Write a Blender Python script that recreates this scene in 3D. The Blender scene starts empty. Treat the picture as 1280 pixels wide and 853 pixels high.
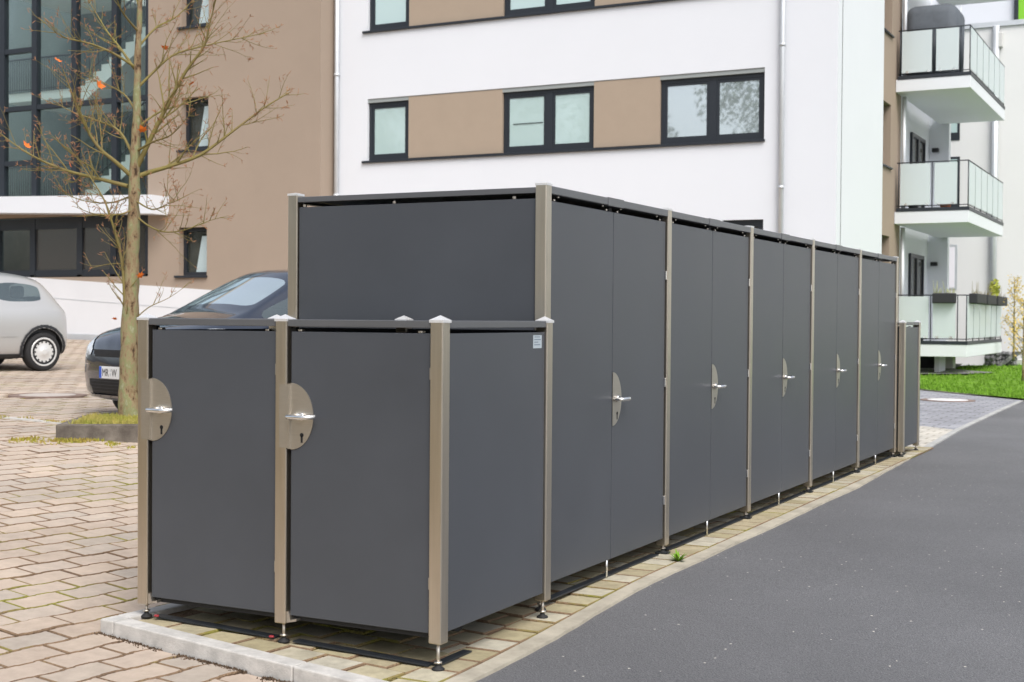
import bpy, bmesh, math, random
from mathutils import Vector, Matrix, noise
random.seed(7)
PI = math.pi
R = math.radians
S = bpy.context.scene
COL = S.collection

# ------------------------------------------------------------------ materials
def new_mat(name):
    m = bpy.data.materials.new(name); m.use_nodes = True
    nt = m.node_tree
    return m, nt, nt.nodes['Principled BSDF']

def N(nt, t, **kw):
    n = nt.nodes.new(t)
    for k, v in kw.items():
        if k in n.inputs.keys(): n.inputs[k].default_value = v
        else: setattr(n, k, v)
    return n

def rgba(c): return (c[0], c[1], c[2], 1)

def mat(name, col, rough=.6, metal=0, spec=.5, var=.0, vscale=3, bump=0, bscale=60, coat=0, stretch=None, var2=None):
    m, nt, b = new_mat(name)
    b.inputs['Base Color'].default_value = rgba(col)
    b.inputs['Roughness'].default_value = rough
    b.inputs['Metallic'].default_value = metal
    b.inputs['Specular IOR Level'].default_value = spec
    b.inputs['Coat Weight'].default_value = coat
    b.inputs['Coat Roughness'].default_value = .03
    tc = N(nt, 'ShaderNodeTexCoord')
    src = tc.outputs['Object']
    if stretch:
        mp = N(nt, 'ShaderNodeMapping'); mp.inputs['Scale'].default_value = stretch
        nt.links.new(src, mp.inputs['Vector']); src = mp.outputs['Vector']
    if var:
        n1 = N(nt, 'ShaderNodeTexNoise'); n1.inputs['Scale'].default_value = vscale
        n1.inputs['Detail'].default_value = 6; n1.inputs['Roughness'].default_value = .65
        nt.links.new(src, n1.inputs['Vector'])
        mx = N(nt, 'ShaderNodeMix', data_type='RGBA')
        mx.inputs[6].default_value = rgba([c * (1 - var) for c in col])
        mx.inputs[7].default_value = rgba(var2 if var2 else [min(1, c * (1 + var)) for c in col])
        rp = N(nt, 'ShaderNodeMapRange'); rp.inputs['From Min'].default_value = .3; rp.inputs['From Max'].default_value = .7
        nt.links.new(n1.outputs['Fac'], rp.inputs['Value'])
        nt.links.new(rp.outputs['Result'], mx.inputs[0])
        nt.links.new(mx.outputs[2], b.inputs['Base Color'])
        rr = N(nt, 'ShaderNodeMapRange'); rr.inputs['To Min'].default_value = max(0.02, rough - .07); rr.inputs['To Max'].default_value = min(1, rough + .07)
        nt.links.new(n1.outputs['Fac'], rr.inputs['Value']); nt.links.new(rr.outputs['Result'], b.inputs['Roughness'])
    if bump:
        n2 = N(nt, 'ShaderNodeTexNoise'); n2.inputs['Scale'].default_value = bscale; n2.inputs['Detail'].default_value = 4
        nt.links.new(src, n2.inputs['Vector'])
        bp = N(nt, 'ShaderNodeBump'); bp.inputs['Strength'].default_value = bump; bp.inputs['Distance'].default_value = .004
        nt.links.new(n2.outputs['Fac'], bp.inputs['Height']); nt.links.new(bp.outputs['Normal'], b.inputs['Normal'])
    return m

def island_mat(name, cols, rough=.85, noise_amt=.16, nscale=14, bump=.5, moss=None):
    """stone blocks: each mesh island gets its own tone, plus grain"""
    m, nt, b = new_mat(name)
    b.inputs['Roughness'].default_value = rough
    b.inputs['Specular IOR Level'].default_value = .3
    g = N(nt, 'ShaderNodeNewGeometry')
    cr = N(nt, 'ShaderNodeValToRGB'); el = cr.color_ramp.elements
    el[0].position = 0; el[0].color = rgba(cols[0]); el[1].position = 1; el[1].color = rgba(cols[-1])
    for i, c in enumerate(cols[1:-1]):
        e = el.new((i + 1) / (len(cols) - 1)); e.color = rgba(c)
    nt.links.new(g.outputs['Random Per Island'], cr.inputs['Fac'])
    tc = N(nt, 'ShaderNodeTexCoord')
    n1 = N(nt, 'ShaderNodeTexNoise'); n1.inputs['Scale'].default_value = nscale; n1.inputs['Detail'].default_value = 8; n1.inputs['Roughness'].default_value = .7
    nt.links.new(tc.outputs['Object'], n1.inputs['Vector'])
    mr = N(nt, 'ShaderNodeMapRange'); mr.inputs['From Min'].default_value = .25; mr.inputs['From Max'].default_value = .75
    mr.inputs['To Min'].default_value = 1 - noise_amt; mr.inputs['To Max'].default_value = 1 + noise_amt
    nt.links.new(n1.outputs['Fac'], mr.inputs['Value'])
    n3 = N(nt, 'ShaderNodeTexNoise'); n3.inputs['Scale'].default_value = .9; n3.inputs['Detail'].default_value = 4
    nt.links.new(tc.outputs['Object'], n3.inputs['Vector'])
    mr3 = N(nt, 'ShaderNodeMapRange'); mr3.inputs['From Min'].default_value = .3; mr3.inputs['From Max'].default_value = .7
    mr3.inputs['To Min'].default_value = .86; mr3.inputs['To Max'].default_value = 1.12
    nt.links.new(n3.outputs['Fac'], mr3.inputs['Value'])
    mu = N(nt, 'ShaderNodeMath', operation='MULTIPLY'); nt.links.new(mr.outputs['Result'], mu.inputs[0]); nt.links.new(mr3.outputs['Result'], mu.inputs[1])
    vm = N(nt, 'ShaderNodeVectorMath', operation='SCALE')
    nt.links.new(cr.outputs['Color'], vm.inputs[0]); nt.links.new(mu.outputs[0], vm.inputs['Scale'])
    out = vm.outputs[0]
    if moss:
        n4 = N(nt, 'ShaderNodeTexNoise'); n4.inputs['Scale'].default_value = 1.7; n4.inputs['Detail'].default_value = 9; n4.inputs['Roughness'].default_value = .75
        nt.links.new(tc.outputs['Object'], n4.inputs['Vector'])
        mm = N(nt, 'ShaderNodeMapRange'); mm.inputs['From Min'].default_value = .6; mm.inputs['From Max'].default_value = .72; mm.inputs['To Max'].default_value = .5
        nt.links.new(n4.outputs['Fac'], mm.inputs['Value'])
        mx = N(nt, 'ShaderNodeMix', data_type='RGBA'); mx.inputs[7].default_value = rgba(moss)
        nt.links.new(mm.outputs['Result'], mx.inputs[0]); nt.links.new(out, mx.inputs[6]); out = mx.outputs[2]
    nt.links.new(out, b.inputs['Base Color'])
    n2 = N(nt, 'ShaderNodeTexNoise'); n2.inputs['Scale'].default_value = 130; n2.inputs['Detail'].default_value = 3
    nt.links.new(tc.outputs['Object'], n2.inputs['Vector'])
    bp = N(nt, 'ShaderNodeBump'); bp.inputs['Strength'].default_value = bump; bp.inputs['Distance'].default_value = .003
    nt.links.new(n2.outputs['Fac'], bp.inputs['Height']); nt.links.new(bp.outputs['Normal'], b.inputs['Normal'])
    return m

def glass_mat(name, tint, mirror=.25, clear=.6, rough=.02, fres=.5, pas=(.86, .95, .93)):
    """window pane: part mirror, part see-through, part pale body (blind / frosting)"""
    m, nt, b = new_mat(name)
    b.inputs['Base Color'].default_value = rgba(tint); b.inputs['Roughness'].default_value = .5
    out = [n for n in nt.nodes if n.type == 'OUTPUT_MATERIAL'][0]
    tr = N(nt, 'ShaderNodeBsdfTransparent'); tr.inputs['Color'].default_value = rgba(pas)
    m1 = N(nt, 'ShaderNodeMixShader'); m1.inputs[0].default_value = clear
    nt.links.new(b.outputs[0], m1.inputs[1]); nt.links.new(tr.outputs[0], m1.inputs[2])
    gl = N(nt, 'ShaderNodeBsdfGlossy'); gl.inputs['Roughness'].default_value = rough; gl.inputs['Color'].default_value = (.92, .97, 1, 1)
    lw = N(nt, 'ShaderNodeLayerWeight'); lw.inputs['Blend'].default_value = .25
    ma = N(nt, 'ShaderNodeMath', operation='MULTIPLY_ADD', use_clamp=True); ma.inputs[1].default_value = fres; ma.inputs[2].default_value = mirror
    nt.links.new(lw.outputs['Fresnel'], ma.inputs[0])
    m2 = N(nt, 'ShaderNodeMixShader')
    nt.links.new(ma.outputs[0], m2.inputs[0]); nt.links.new(m1.outputs[0], m2.inputs[1]); nt.links.new(gl.outputs[0], m2.inputs[2])
    nt.links.new(m2.outputs[0], out.inputs['Surface'])
    return m

M = {}
M['panel'] = mat('anthracite_board', (.061, .067, .078), .40, spec=.5, var=.09, vscale=1.3, bump=.10, bscale=420)
M['panel_edge'] = mat('anthracite_profile', (.15, .155, .165), .38, metal=.45, var=.05)
M['steel'] = mat('brushed_steel', (.62, .56, .47), .34, metal=1, var=.07, vscale=7, bump=.06, bscale=90, stretch=(9, 9, .35))
M['plate'] = mat('lock_plate_steel', (.58, .54, .48), .42, metal=1, var=.05, vscale=20, stretch=(1, 1, 12))
M['bright'] = mat('polished_lever_steel', (.86, .86, .85), .22, metal=1)
M['cap'] = mat('cast_cap_metal', (.80, .80, .80), .42, metal=.55)
M['black'] = mat('rubber_and_shade_black', (.012, .012, .013), .7)
M['dark'] = mat('dark_steel_strip', (.03, .035, .042), .45, metal=.3, var=.3, vscale=9)
M['sticker'] = mat('pale_sticker', (.42, .48, .52), .4)
M['ink'] = mat('sticker_ink', (.16, .2, .25), .6)
M['pavers'] = island_mat('concrete_pavers', [(.44, .355, .285), (.47, .385, .315), (.405, .35, .295), (.49, .395, .315), (.44, .375, .315)], moss=(.30, .27, .17))
M['yellow_pavers'] = island_mat('yellow_grey_pavers', [(.33, .285, .175), (.40, .35, .22), (.46, .43, .35), (.36, .31, .20), (.42, .36, .24)], noise_amt=.3)
M['kerb'] = mat('kerb_concrete', (.50, .485, .46), .85, spec=.3, var=.2, vscale=14, bump=.5, bscale=150)
M['edge'] = mat('edge_concrete', (.40, .365, .295), .9, spec=.3, var=.32, vscale=4, bump=.5, bscale=120)
M['island_kerb'] = mat('old_kerb_concrete', (.12, .10, .085), .9, spec=.2, var=.4, vscale=6, bump=.6, bscale=90, var2=(.22, .195, .165))
M['white'] = mat('white_render', (.715, .74, .785), .9, spec=.2, var=.012, vscale=.6, bump=.25, bscale=220)
M['brown'] = mat('brown_render', (.345, .276, .220), .92, spec=.2, var=.035, vscale=.8, bump=.35, bscale=180)
M['tan'] = mat('tan_board', (.375, .303, .236), .85, spec=.2, var=.03, vscale=2)
M['plinth'] = mat('plinth_render', (.70, .71, .735), .9, spec=.2, var=.02, vscale=1)
M['grey_render'] = mat('grey_render', (.73, .735, .735), .92, spec=.2, var=.015, vscale=.7)
M['frame'] = mat('dark_window_frame', (.018, .023, .031), .42, spec=.5)
M['pipe'] = mat('zinc_pipe', (.62, .65, .68), .45, metal=.5, var=.05)
M['soffit'] = mat('shaded_shutter_box', (.30, .33, .33), .8)  # shade below the window head is mixed into this grey
M['concrete_grey'] = mat('grey_concrete', (.40, .40, .39), .9, spec=.2, var=.2, vscale=5, bump=.4, bscale=90)
M['concrete'] = mat('light_concrete', (.58, .58, .57), .9, spec=.2, var=.06, vscale=3)
M['blind'] = glass_mat('pale_blind_pane', (.50, .66, .65), .13, .08)
M['mirror'] = glass_mat('reflecting_pane', (.42, .50, .52), .48, .15)
M['clear'] = glass_mat('clear_pane', (.12, .15, .15), .02, .96, fres=.2, pas=(.93, .98, .97))
M['darkpane'] = glass_mat('dark_pane', (.06, .055, .05), .05, .30)
M['frost'] = glass_mat('frosted_panel', (.70, .78, .80), .10, .22, rough=.25)
M['curtain'] = mat('pale_curtain', (.86, .84, .90), .9)
M['stairwhite'] = mat('white_stair', (.86, .90, .88), .8)
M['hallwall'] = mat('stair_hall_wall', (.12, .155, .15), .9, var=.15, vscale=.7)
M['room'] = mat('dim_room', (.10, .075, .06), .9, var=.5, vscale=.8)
M['green'] = mat('green_panel', (.22, .55, .03), .6)
M['lamp'] = mat('black_lamp', (.012, .012, .014), .5)
M['planter'] = mat('dark_planter', (.022, .022, .026), .7, bump=.5, bscale=60)
M['terracotta'] = mat('terracotta', (.42, .13, .045), .8)
M['cover'] = mat('grey_cover', (.10, .115, .135), .75, var=.15, vscale=4, bump=.4, bscale=9)
M['stone'] = mat('gabion_stone', (.11, .11, .12), .95, var=.6, vscale=9, bump=1, bscale=22, var2=(.30, .30, .31))
M['cover_iron'] = mat('manhole_iron', (.24, .17, .14), .7, metal=.2, var=.25, vscale=12, bump=.5, bscale=70)
M['cover_fill'] = mat('manhole_concrete', (.46, .41, .37), .9, var=.12, vscale=12)
M['cover_pale'] = mat('pale_manhole', (.70, .70, .70), .8, var=.05)
M['slate_paving'] = None
M['bark'] = None

def asphalt():
    m, nt, b = new_mat('asphalt')
    b.inputs['Roughness'].default_value = .66; b.inputs['Specular IOR Level'].default_value = .5
    tc = N(nt, 'ShaderNodeTexCoord')
    n1 = N(nt, 'ShaderNodeTexNoise'); n1.inputs['Scale'].default_value = 140; n1.inputs['Detail'].default_value = 4; n1.inputs['Roughness'].default_value = .7
    n2 = N(nt, 'ShaderNodeTexNoise'); n2.inputs['Scale'].default_value = .55; n2.inputs['Detail'].default_value = 6
    vo = N(nt, 'ShaderNodeTexVoronoi'); vo.inputs['Scale'].default_value = 17
    vo2 = N(nt, 'ShaderNodeTexVoronoi'); vo2.inputs['Scale'].default_value = 140
    for n in (n1, n2, vo, vo2): nt.links.new(tc.outputs['Object'], n.inputs['Vector'])
    cr = N(nt, 'ShaderNodeValToRGB'); e = cr.color_ramp.elements
    e[0].position = .34; e[0].color = (.074, .075, .080, 1); e[1].position = .68; e[1].color = (.190, .191, .198, 1)
    nt.links.new(n1.outputs['Fac'], cr.inputs['Fac'])
    mr = N(nt, 'ShaderNodeMapRange'); mr.inputs['From Min'].default_value = .3; mr.inputs['From Max'].default_value = .7; mr.inputs['To Min'].default_value = .80; mr.inputs['To Max'].default_value = 1.14
    nt.links.new(n2.outputs['Fac'], mr.inputs['Value'])
    vm = N(nt, 'ShaderNodeVectorMath', operation='SCALE'); nt.links.new(cr.outputs['Color'], vm.inputs[0]); nt.links.new(mr.outputs['Result'], vm.inputs['Scale'])
    # rare pale quartz chips: tiny voronoi cores, only some cells
    sp = N(nt, 'ShaderNodeMath', operation='LESS_THAN'); sp.inputs[1].default_value = .085
    nt.links.new(vo.outputs['Distance'], sp.inputs[0])
    wn = N(nt, 'ShaderNodeSeparateColor'); nt.links.new(vo.outputs['Color'], wn.inputs[0])
    gt = N(nt, 'ShaderNodeMath', operation='GREATER_THAN'); gt.inputs[1].default_value = .62; nt.links.new(wn.outputs[0], gt.inputs[0])
    mu = N(nt, 'ShaderNodeMath', operation='MULTIPLY'); nt.links.new(sp.outputs[0], mu.inputs[0]); nt.links.new(gt.outputs[0], mu.inputs[1])
    mx = N(nt, 'ShaderNodeMix', data_type='RGBA'); mx.inputs[7].default_value = (.62, .58, .52, 1)
    nt.links.new(mu.outputs[0], mx.inputs[0]); nt.links.new(vm.outputs[0], mx.inputs[6])
    nt.links.new(mx.outputs[2], b.inputs['Base Color'])
    bp = N(nt, 'ShaderNodeBump'); bp.inputs['Strength'].default_value = .6; bp.inputs['Distance'].default_value = .005
    nt.links.new(vo2.outputs['Distance'], bp.inputs['Height']); nt.links.new(bp.outputs['Normal'], b.inputs['Normal'])
    return m
M['asphalt'] = asphalt()

def joint_bed():
    m, nt, b = new_mat('joint_sand_and_moss')
    b.inputs['Roughness'].default_value = 1; b.inputs['Specular IOR Level'].default_value = .1
    tc = N(nt, 'ShaderNodeTexCoord')
    n1 = N(nt, 'ShaderNodeTexNoise'); n1.inputs['Scale'].default_value = 1.1; n1.inputs['Detail'].default_value = 10; n1.inputs['Roughness'].default_value = .7
    nt.links.new(tc.outputs['Object'], n1.inputs['Vector'])
    cr = N(nt, 'ShaderNodeValToRGB'); e = cr.color_ramp.elements
    e[0].position = .36; e[0].color = (.17, .115, .08, 1); e[1].position = .60; e[1].color = (.24, .23, .05, 1)
    k = e.new(.5); k.color = (.24, .165, .105, 1)
    nt.links.new(n1.outputs['Fac'], cr.inputs['Fac']); nt.links.new(cr.outputs['Color'], b.inputs['Base Color'])
    n2 = N(nt, 'ShaderNodeTexNoise'); n2.inputs['Scale'].default_value = 90
    nt.links.new(tc.outputs['Object'], n2.inputs['Vector'])
    bp = N(nt, 'ShaderNodeBump'); bp.inputs['Strength'].default_value = 1; bp.inputs['Distance'].default_value = .01
    nt.links.new(n2.outputs['Fac'], bp.inputs['Height']); nt.links.new(bp.outputs['Normal'], b.inputs['Normal'])
    return m
M['joint'] = joint_bed()

def brick_sheet(name, c1, c2, mortar, scale, bw, rh):
    m, nt, b = new_mat(name); b.inputs['Roughness'].default_value = .85; b.inputs['Specular IOR Level'].default_value = .3
    tc = N(nt, 'ShaderNodeTexCoord')
    br = N(nt, 'ShaderNodeTexBrick'); br.inputs['Color1'].default_value = rgba(c1); br.inputs['Color2'].default_value = rgba(c2); br.inputs['Mortar'].default_value = rgba(mortar)
    br.inputs['Scale'].default_value = scale; br.inputs['Brick Width'].default_value = bw; br.inputs['Row Height'].default_value = rh; br.inputs['Mortar Size'].default_value = .012
    nt.links.new(tc.outputs['Object'], br.inputs['Vector'])
    n1 = N(nt, 'ShaderNodeTexNoise'); n1.inputs['Scale'].default_value = 2.5; n1.inputs['Detail'].default_value = 7
    nt.links.new(tc.outputs['Object'], n1.inputs['Vector'])
    mr = N(nt, 'ShaderNodeMapRange'); mr.inputs['From Min'].default_value = .3; mr.inputs['From Max'].default_value = .7; mr.inputs['To Min'].default_value = .8; mr.inputs['To Max'].default_value = 1.15
    nt.links.new(n1.outputs['Fac'], mr.inputs['Value'])
    vm = N(nt, 'ShaderNodeVectorMath', operation='SCALE'); nt.links.new(br.outputs['Color'], vm.inputs[0]); nt.links.new(mr.outputs['Result'], vm.inputs['Scale'])
    nt.links.new(vm.outputs[0], b.inputs['Base Color'])
    bp = N(nt, 'ShaderNodeBump'); bp.inputs['Strength'].default_value = .6; bp.inputs['Distance'].default_value = .004; bp.invert = True
    nt.links.new(br.outputs['Fac'], bp.inputs['Height']); nt.links.new(bp.outputs['Normal'], b.inputs['Normal'])
    return m
M['slate_paving'] = brick_sheet('slate_grey_pavers', (.26, .265, .29), (.33, .335, .36), (.17, .17, .18), 1, .30, .20)
M['pale_paving'] = brick_sheet('pale_beige_pavers', (.50, .475, .42), (.56, .53, .47), (.36, .33, .27), 1, .20, .20)

def bark():
    m, nt, b = new_mat('lichen_bark'); b.inputs['Roughness'].default_value = .95; b.inputs['Specular IOR Level'].default_value = .15
    tc = N(nt, 'ShaderNodeTexCoord')
    mp = N(nt, 'ShaderNodeMapping'); mp.inputs['Scale'].default_value = (1, 1, .5); nt.links.new(tc.outputs['Object'], mp.inputs['Vector'])
    n1 = N(nt, 'ShaderNodeTexNoise'); n1.inputs['Scale'].default_value = 15; n1.inputs['Detail'].default_value = 8; n1.inputs['Roughness'].default_value = .72
    nt.links.new(mp.outputs[0], n1.inputs['Vector'])
    cr = N(nt, 'ShaderNodeValToRGB'); e = cr.color_ramp.elements
    e[0].position = .37; e[0].color = (.06, .04, .026, 1); e[1].position = .70; e[1].color = (.37, .36, .26, 1)
    k = e.new(.42); k.color = (.23, .155, .09, 1); k = e.new(.50); k.color = (.29, .235, .14, 1); k = e.new(.57); k.color = (.23, .24, .115, 1)
    nt.links.new(n1.outputs['Fac'], cr.inputs['Fac']); nt.links.new(cr.outputs['Color'], b.inputs['Base Color'])
    bp = N(nt, 'ShaderNodeBump'); bp.inputs['Strength'].default_value = 1; bp.inputs['Distance'].default_value = .02
    nt.links.new(n1.outputs['Fac'], bp.inputs['Height']); nt.links.new(bp.outputs['Normal'], b.inputs['Normal'])
    return m
M['bark'] = bark()
M['twig'] = mat('yellow_green_twig', (.38, .33, .10), .9, spec=.2, var=.45, vscale=2.5, var2=(.22, .17, .08))
M['bud'] = mat('reddish_twig_tip', (.34, .18, .10), .9, spec=.2)
M['leaf'] = mat('orange_leaf', (.75, .17, .02), .7, var=.2, vscale=20)
M['autumn'] = mat('yellow_autumn_leaf', (.58, .43, .11), .7, var=.35, vscale=4)
M['balcony_leaf'] = mat('yellow_green_leaf', (.38, .40, .06), .7, var=.3, vscale=20)
M['grass'] = mat('lawn_grass', (.15, .29, .03), .9, spec=.15, var=.22, vscale=3)
M['lawn_soil'] = mat('lawn_base', (.13, .25, .027), .95, spec=.1, var=.25, vscale=5, bump=1, bscale=60)
M['drygrass'] = mat('dry_verge_grass', (.40, .45, .07), .9, spec=.15, var=.3, vscale=5, var2=(.50, .40, .15))
M['moss'] = mat('moss', (.40, .46, .06), .95, spec=.1, var=.35, vscale=12, var2=(.42, .28, .09))
M['dirt_moss'] = mat('dirt_moss', (.10, .065, .04), .95, var=.4, vscale=30)
M['gravel'] = mat('grey_gravel', (.20, .195, .19), .95, var=.5, vscale=14, bump=1, bscale=50)
M['soil'] = mat('far_ground', (.20, .19, .15), .95, var=.3, vscale=.4)
M['treeline'] = mat('far_foliage', (.07, .10, .035), .9, spec=.1, var=.5, vscale=.4)
# cars
M['silver'] = mat('silver_paint', (.50, .50, .495), .36, metal=.5, coat=.8)
M['blackpaint'] = mat('blue_black_paint', (.012, .019, .036), .18, metal=.0, spec=.6, coat=1)
M['carplastic'] = mat('black_car_plastic', (.02, .022, .026), .55)
M['tyre'] = mat('tyre_rubber', (.016, .016, .017), .85, bump=.3, bscale=60)
M['hubcap'] = mat('silver_hubcap', (.70, .70, .69), .35, metal=.4)
M['carglass'] = glass_mat('car_glass', (.05, .10, .10), .16, .72)
M['windscreen'] = glass_mat('windscreen_glass', (.52, .66, .69), .66, .2)
M['headlamp'] = mat('headlamp_lens', (.72, .76, .80), .08, spec=.8, coat=1)
M['interior'] = mat('car_interior', (.05, .055, .06), .8)
M['platewhite'] = mat('number_plate_white', (.80, .80, .80), .4)
M['plateblue'] = mat('number_plate_blue', (.02, .10, .55), .4)
M['red'] = mat('red_tag', (.32, .03, .04), .5)
M['chrome'] = mat('chrome', (.7, .7, .72), .12, metal=1)

# ------------------------------------------------------------------ mesh helpers
def BM(): return bmesh.new()

def box(bm, x0, x1, y0, y1, z0, z1, bev=0, seg=1, mi=0):
    vs = [bm.verts.new((x, y, z)) for x in (x0, x1) for y in (y0, y1) for z in (z0, z1)]
    idx = [(0, 1, 3, 2), (4, 6, 7, 5), (0, 4, 5, 1), (2, 3, 7, 6), (0, 2, 6, 4), (1, 5, 7, 3)]
    fs = [bm.faces.new([vs[i] for i in f]) for f in idx]
    for f in fs: f.material_index = mi
    if bev:
        es = list({e for f in fs for e in f.edges})
        bmesh.ops.bevel(bm, geom=es, offset=bev, segments=seg, affect='EDGES', profile=.5)
    return fs

def obox(bm, c, ax, ay, az, hx, hy, hz, bev=0):
    c = Vector(c); ax, ay, az = Vector(ax).normalized(), Vector(ay).normalized(), Vector(az).normalized()
    vs = [bm.verts.new(c + ax * sx * hx + ay * sy * hy + az * sz * hz) for sx in (-1, 1) for sy in (-1, 1) for sz in (-1, 1)]
    idx = [(0, 1, 3, 2), (4, 6, 7, 5), (0, 4, 5, 1), (2, 3, 7, 6), (0, 2, 6, 4), (1, 5, 7, 3)]
    fs = [bm.faces.new([vs[i] for i in f]) for f in idx]
    if bev:
        es = list({e for f in fs for e in f.edges})
        bmesh.ops.bevel(bm, geom=es, offset=bev, segments=2, affect='EDGES', profile=.5)

def tube(bm, pts, rads, n=8, cap=True):
    pts = [Vector(p) for p in pts]
    if not hasattr(rads, '__len__'): rads = [rads] * len(pts)
    rings = []; prev = None
    for i, p in enumerate(pts):
        d = (pts[min(i + 1, len(pts) - 1)] - pts[max(i - 1, 0)])
        d = d.normalized() if d.length > 1e-9 else Vector((0, 0, 1))
        if prev is None:
            a = Vector((0, 0, 1)) if abs(d.z) < .9 else Vector((1, 0, 0))
            u = d.cross(a).normalized()
        else:
            u = (prev - d * prev.dot(d)); u = u.normalized() if u.length > 1e-6 else d.orthogonal().normalized()
        prev = u; v = d.cross(u)
        rings.append([bm.verts.new(p + (u * math.cos(2 * PI * k / n) + v * math.sin(2 * PI * k / n)) * rads[i]) for k in range(n)])
    for a, b in zip(rings, rings[1:]):
        for k in range(n): bm.faces.new((a[k], a[(k + 1) % n], b[(k + 1) % n], b[k])).smooth = True
    if cap:
        bm.faces.new(rings[0][::-1]); bm.faces.new(rings[-1])

def prism(bm, poly, ext):
    """closed polygon (3D points) extruded by the vector ext"""
    ext = Vector(ext)
    a = [bm.verts.new(Vector(p)) for p in poly]; b = [bm.verts.new(Vector(p) + ext) for p in poly]
    n = len(a)
    bm.faces.new(a[::-1]); bm.faces.new(b)
    for i in range(n): bm.faces.new((a[i], a[(i + 1) % n], b[(i + 1) % n], b[i]))

def disc(bm, c, r, z0, z1, n=40):
    prism(bm, [(c[0] + r * math.cos(2 * PI * k / n), c[1] + r * math.sin(2 * PI * k / n), z0) for k in range(n)], (0, 0, z1 - z0))

def lathe(bm, prof, n=28, M4=None):
    """profile (r, h) about local Z"""
    rings = []
    for r, h in prof:
        rings.append([bm.verts.new((r * math.cos(2 * PI * k / n), r * math.sin(2 * PI * k / n), h)) for k in range(n)])
    for a, b in zip(rings, rings[1:]):
        for k in range(n):
            bm.faces.new((a[k], a[(k + 1) % n], b[(k + 1) % n], b[k])).smooth = True
    bm.faces.new(rings[0][::-1]); bm.faces.new(rings[-1])
    if M4 is not None:
        vs = [v for rg in rings for v in rg]
        bmesh.ops.transform(bm, matrix=M4, verts=vs)

ORIG = {}
def empty(name, loc, label, cat, group=None):
    o = bpy.data.objects.new(name, None); COL.objects.link(o); o.location = loc; o.empty_display_size = .2
    o['label'] = label; o['category'] = cat
    if group: o['group'] = group
    ORIG[o.name] = Vector(loc)
    return o

def obj(name, bm, m, parent=None, label=None, cat=None, group=None, kind=None, norm=True, smooth=False):
    if norm: bmesh.ops.recalc_face_normals(bm, faces=bm.faces[:])
    me = bpy.data.meshes.new(name)
    off = ORIG[parent.name] if parent is not None else Vector((0, 0, 0))
    if off.length > 0: bmesh.ops.translate(bm, verts=bm.verts[:], vec=-off)
    bm.to_mesh(me); bm.free()
    if smooth:
        for p in me.polygons: p.use_smooth = True
    for x in (m if isinstance(m, (list, tuple)) else [m]): me.materials.append(x)
    o = bpy.data.objects.new(name, me); COL.objects.link(o)
    ORIG[o.name] = off
    if parent is not None:
        o.parent = parent
        if parent.type == 'MESH': pass
        # child verts already sit in the root's frame; mesh parents have no offset of their own
    if label: o['label'] = label
    if cat: o['category'] = cat
    if group: o['group'] = group
    if kind: o['kind'] = kind
    return o

def struct(name, bm, m): return obj(name, bm, m, kind='structure')

# ------------------------------------------------------------------ camera (solved from the photograph)
F, CAM = 1692.94, Vector((2.5132, -4.3103, 1.3122))
yaw, pitch, roll = .4769, -.0171, .0074
fw = Vector((-math.sin(yaw), math.cos(yaw), 0)); rt = Vector((math.cos(yaw), math.sin(yaw), 0)); up = Vector((0, 0, 1))
f2 = fw * math.cos(pitch) + up * math.sin(pitch); u2 = up * math.cos(pitch) - fw * math.sin(pitch)
r3 = rt * math.cos(roll) + u2 * math.sin(roll); u3 = u2 * math.cos(roll) - rt * math.sin(roll)
cd = bpy.data.cameras.new('camera'); cam = bpy.data.objects.new('camera', cd); COL.objects.link(cam)
mw = Matrix((r3, u3, -f2)).transposed().to_4x4(); mw.translation = CAM; cam.matrix_world = mw
cd.sensor_width = 36; cd.lens = F / 1280 * 36; cd.clip_end = 2000; cd.clip_start = .05
cd.dof.use_dof = True; cd.dof.focus_distance = 6.8; cd.dof.aperture_fstop = 6.3
S.camera = cam
def ray(x, y): return f2 + r3 * ((x - 640) / F) + u3 * ((426.5 - y) / F)
def at_y(x, y, Y): r = ray(x, y); return CAM + r * ((Y - CAM.y) / r.y)
def at_x(x, y, X): r = ray(x, y); return CAM + r * ((X - CAM.x) / r.x)
def at_d(x, y, D): return CAM + ray(x, y) * D
def project(p):
    v = Vector(p) - CAM; d = v.dot(f2)
    return (640 + F * v.dot(r3) / d, 426.5 - F * v.dot(u3) / d, d) if d > .2 else (-9999, -9999, d)

# ------------------------------------------------------------------ world and light
w = bpy.data.worlds.new('World'); S.world = w; w.use_nodes = True
nt = w.node_tree; bg = nt.nodes['Background']
SUN_EL, SUN_AZ = R(52), R(134)      # azimuth measured clockwise from +y
sky = nt.nodes.new('ShaderNodeTexSky'); sky.sky_type = 'NISHITA'; sky.sun_disc = False
sky.sun_elevation = SUN_EL; sky.sun_rotation = SUN_AZ; sky.air_density = 1; sky.dust_density = 4; sky.ozone_density = 1
hs = nt.nodes.new('ShaderNodeHueSaturation'); hs.inputs['Saturation'].default_value = .46
nt.links.new(sky.outputs[0], hs.inputs['Color']); nt.links.new(hs.outputs[0], bg.inputs['Color'])
bg.inputs['Strength'].default_value = .15
sd = bpy.data.lights.new('sun', 'SUN'); so = bpy.data.objects.new('sun', sd); COL.objects.link(so)
sd.energy = 1.3; sd.angle = R(35); sd.color = (1, .98, .95)
sdir = Vector((math.sin(SUN_AZ) * math.cos(SUN_EL), math.cos(SUN_AZ) * math.cos(SUN_EL), math.sin(SUN_EL)))
so.rotation_euler = sdir.to_track_quat('Z', 'Y').to_euler(); so.location = (0, 0, 30)
vs = S.view_settings; vs.view_transform = 'Standard'; vs.look = 'None'; vs.gamma = 1; vs.exposure = 0.56; vs.use_curve_mapping = False
S.cycles.max_bounces = 8; S.cycles.transparent_max_bounces = 16; S.cycles.use_denoising = True
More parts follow.
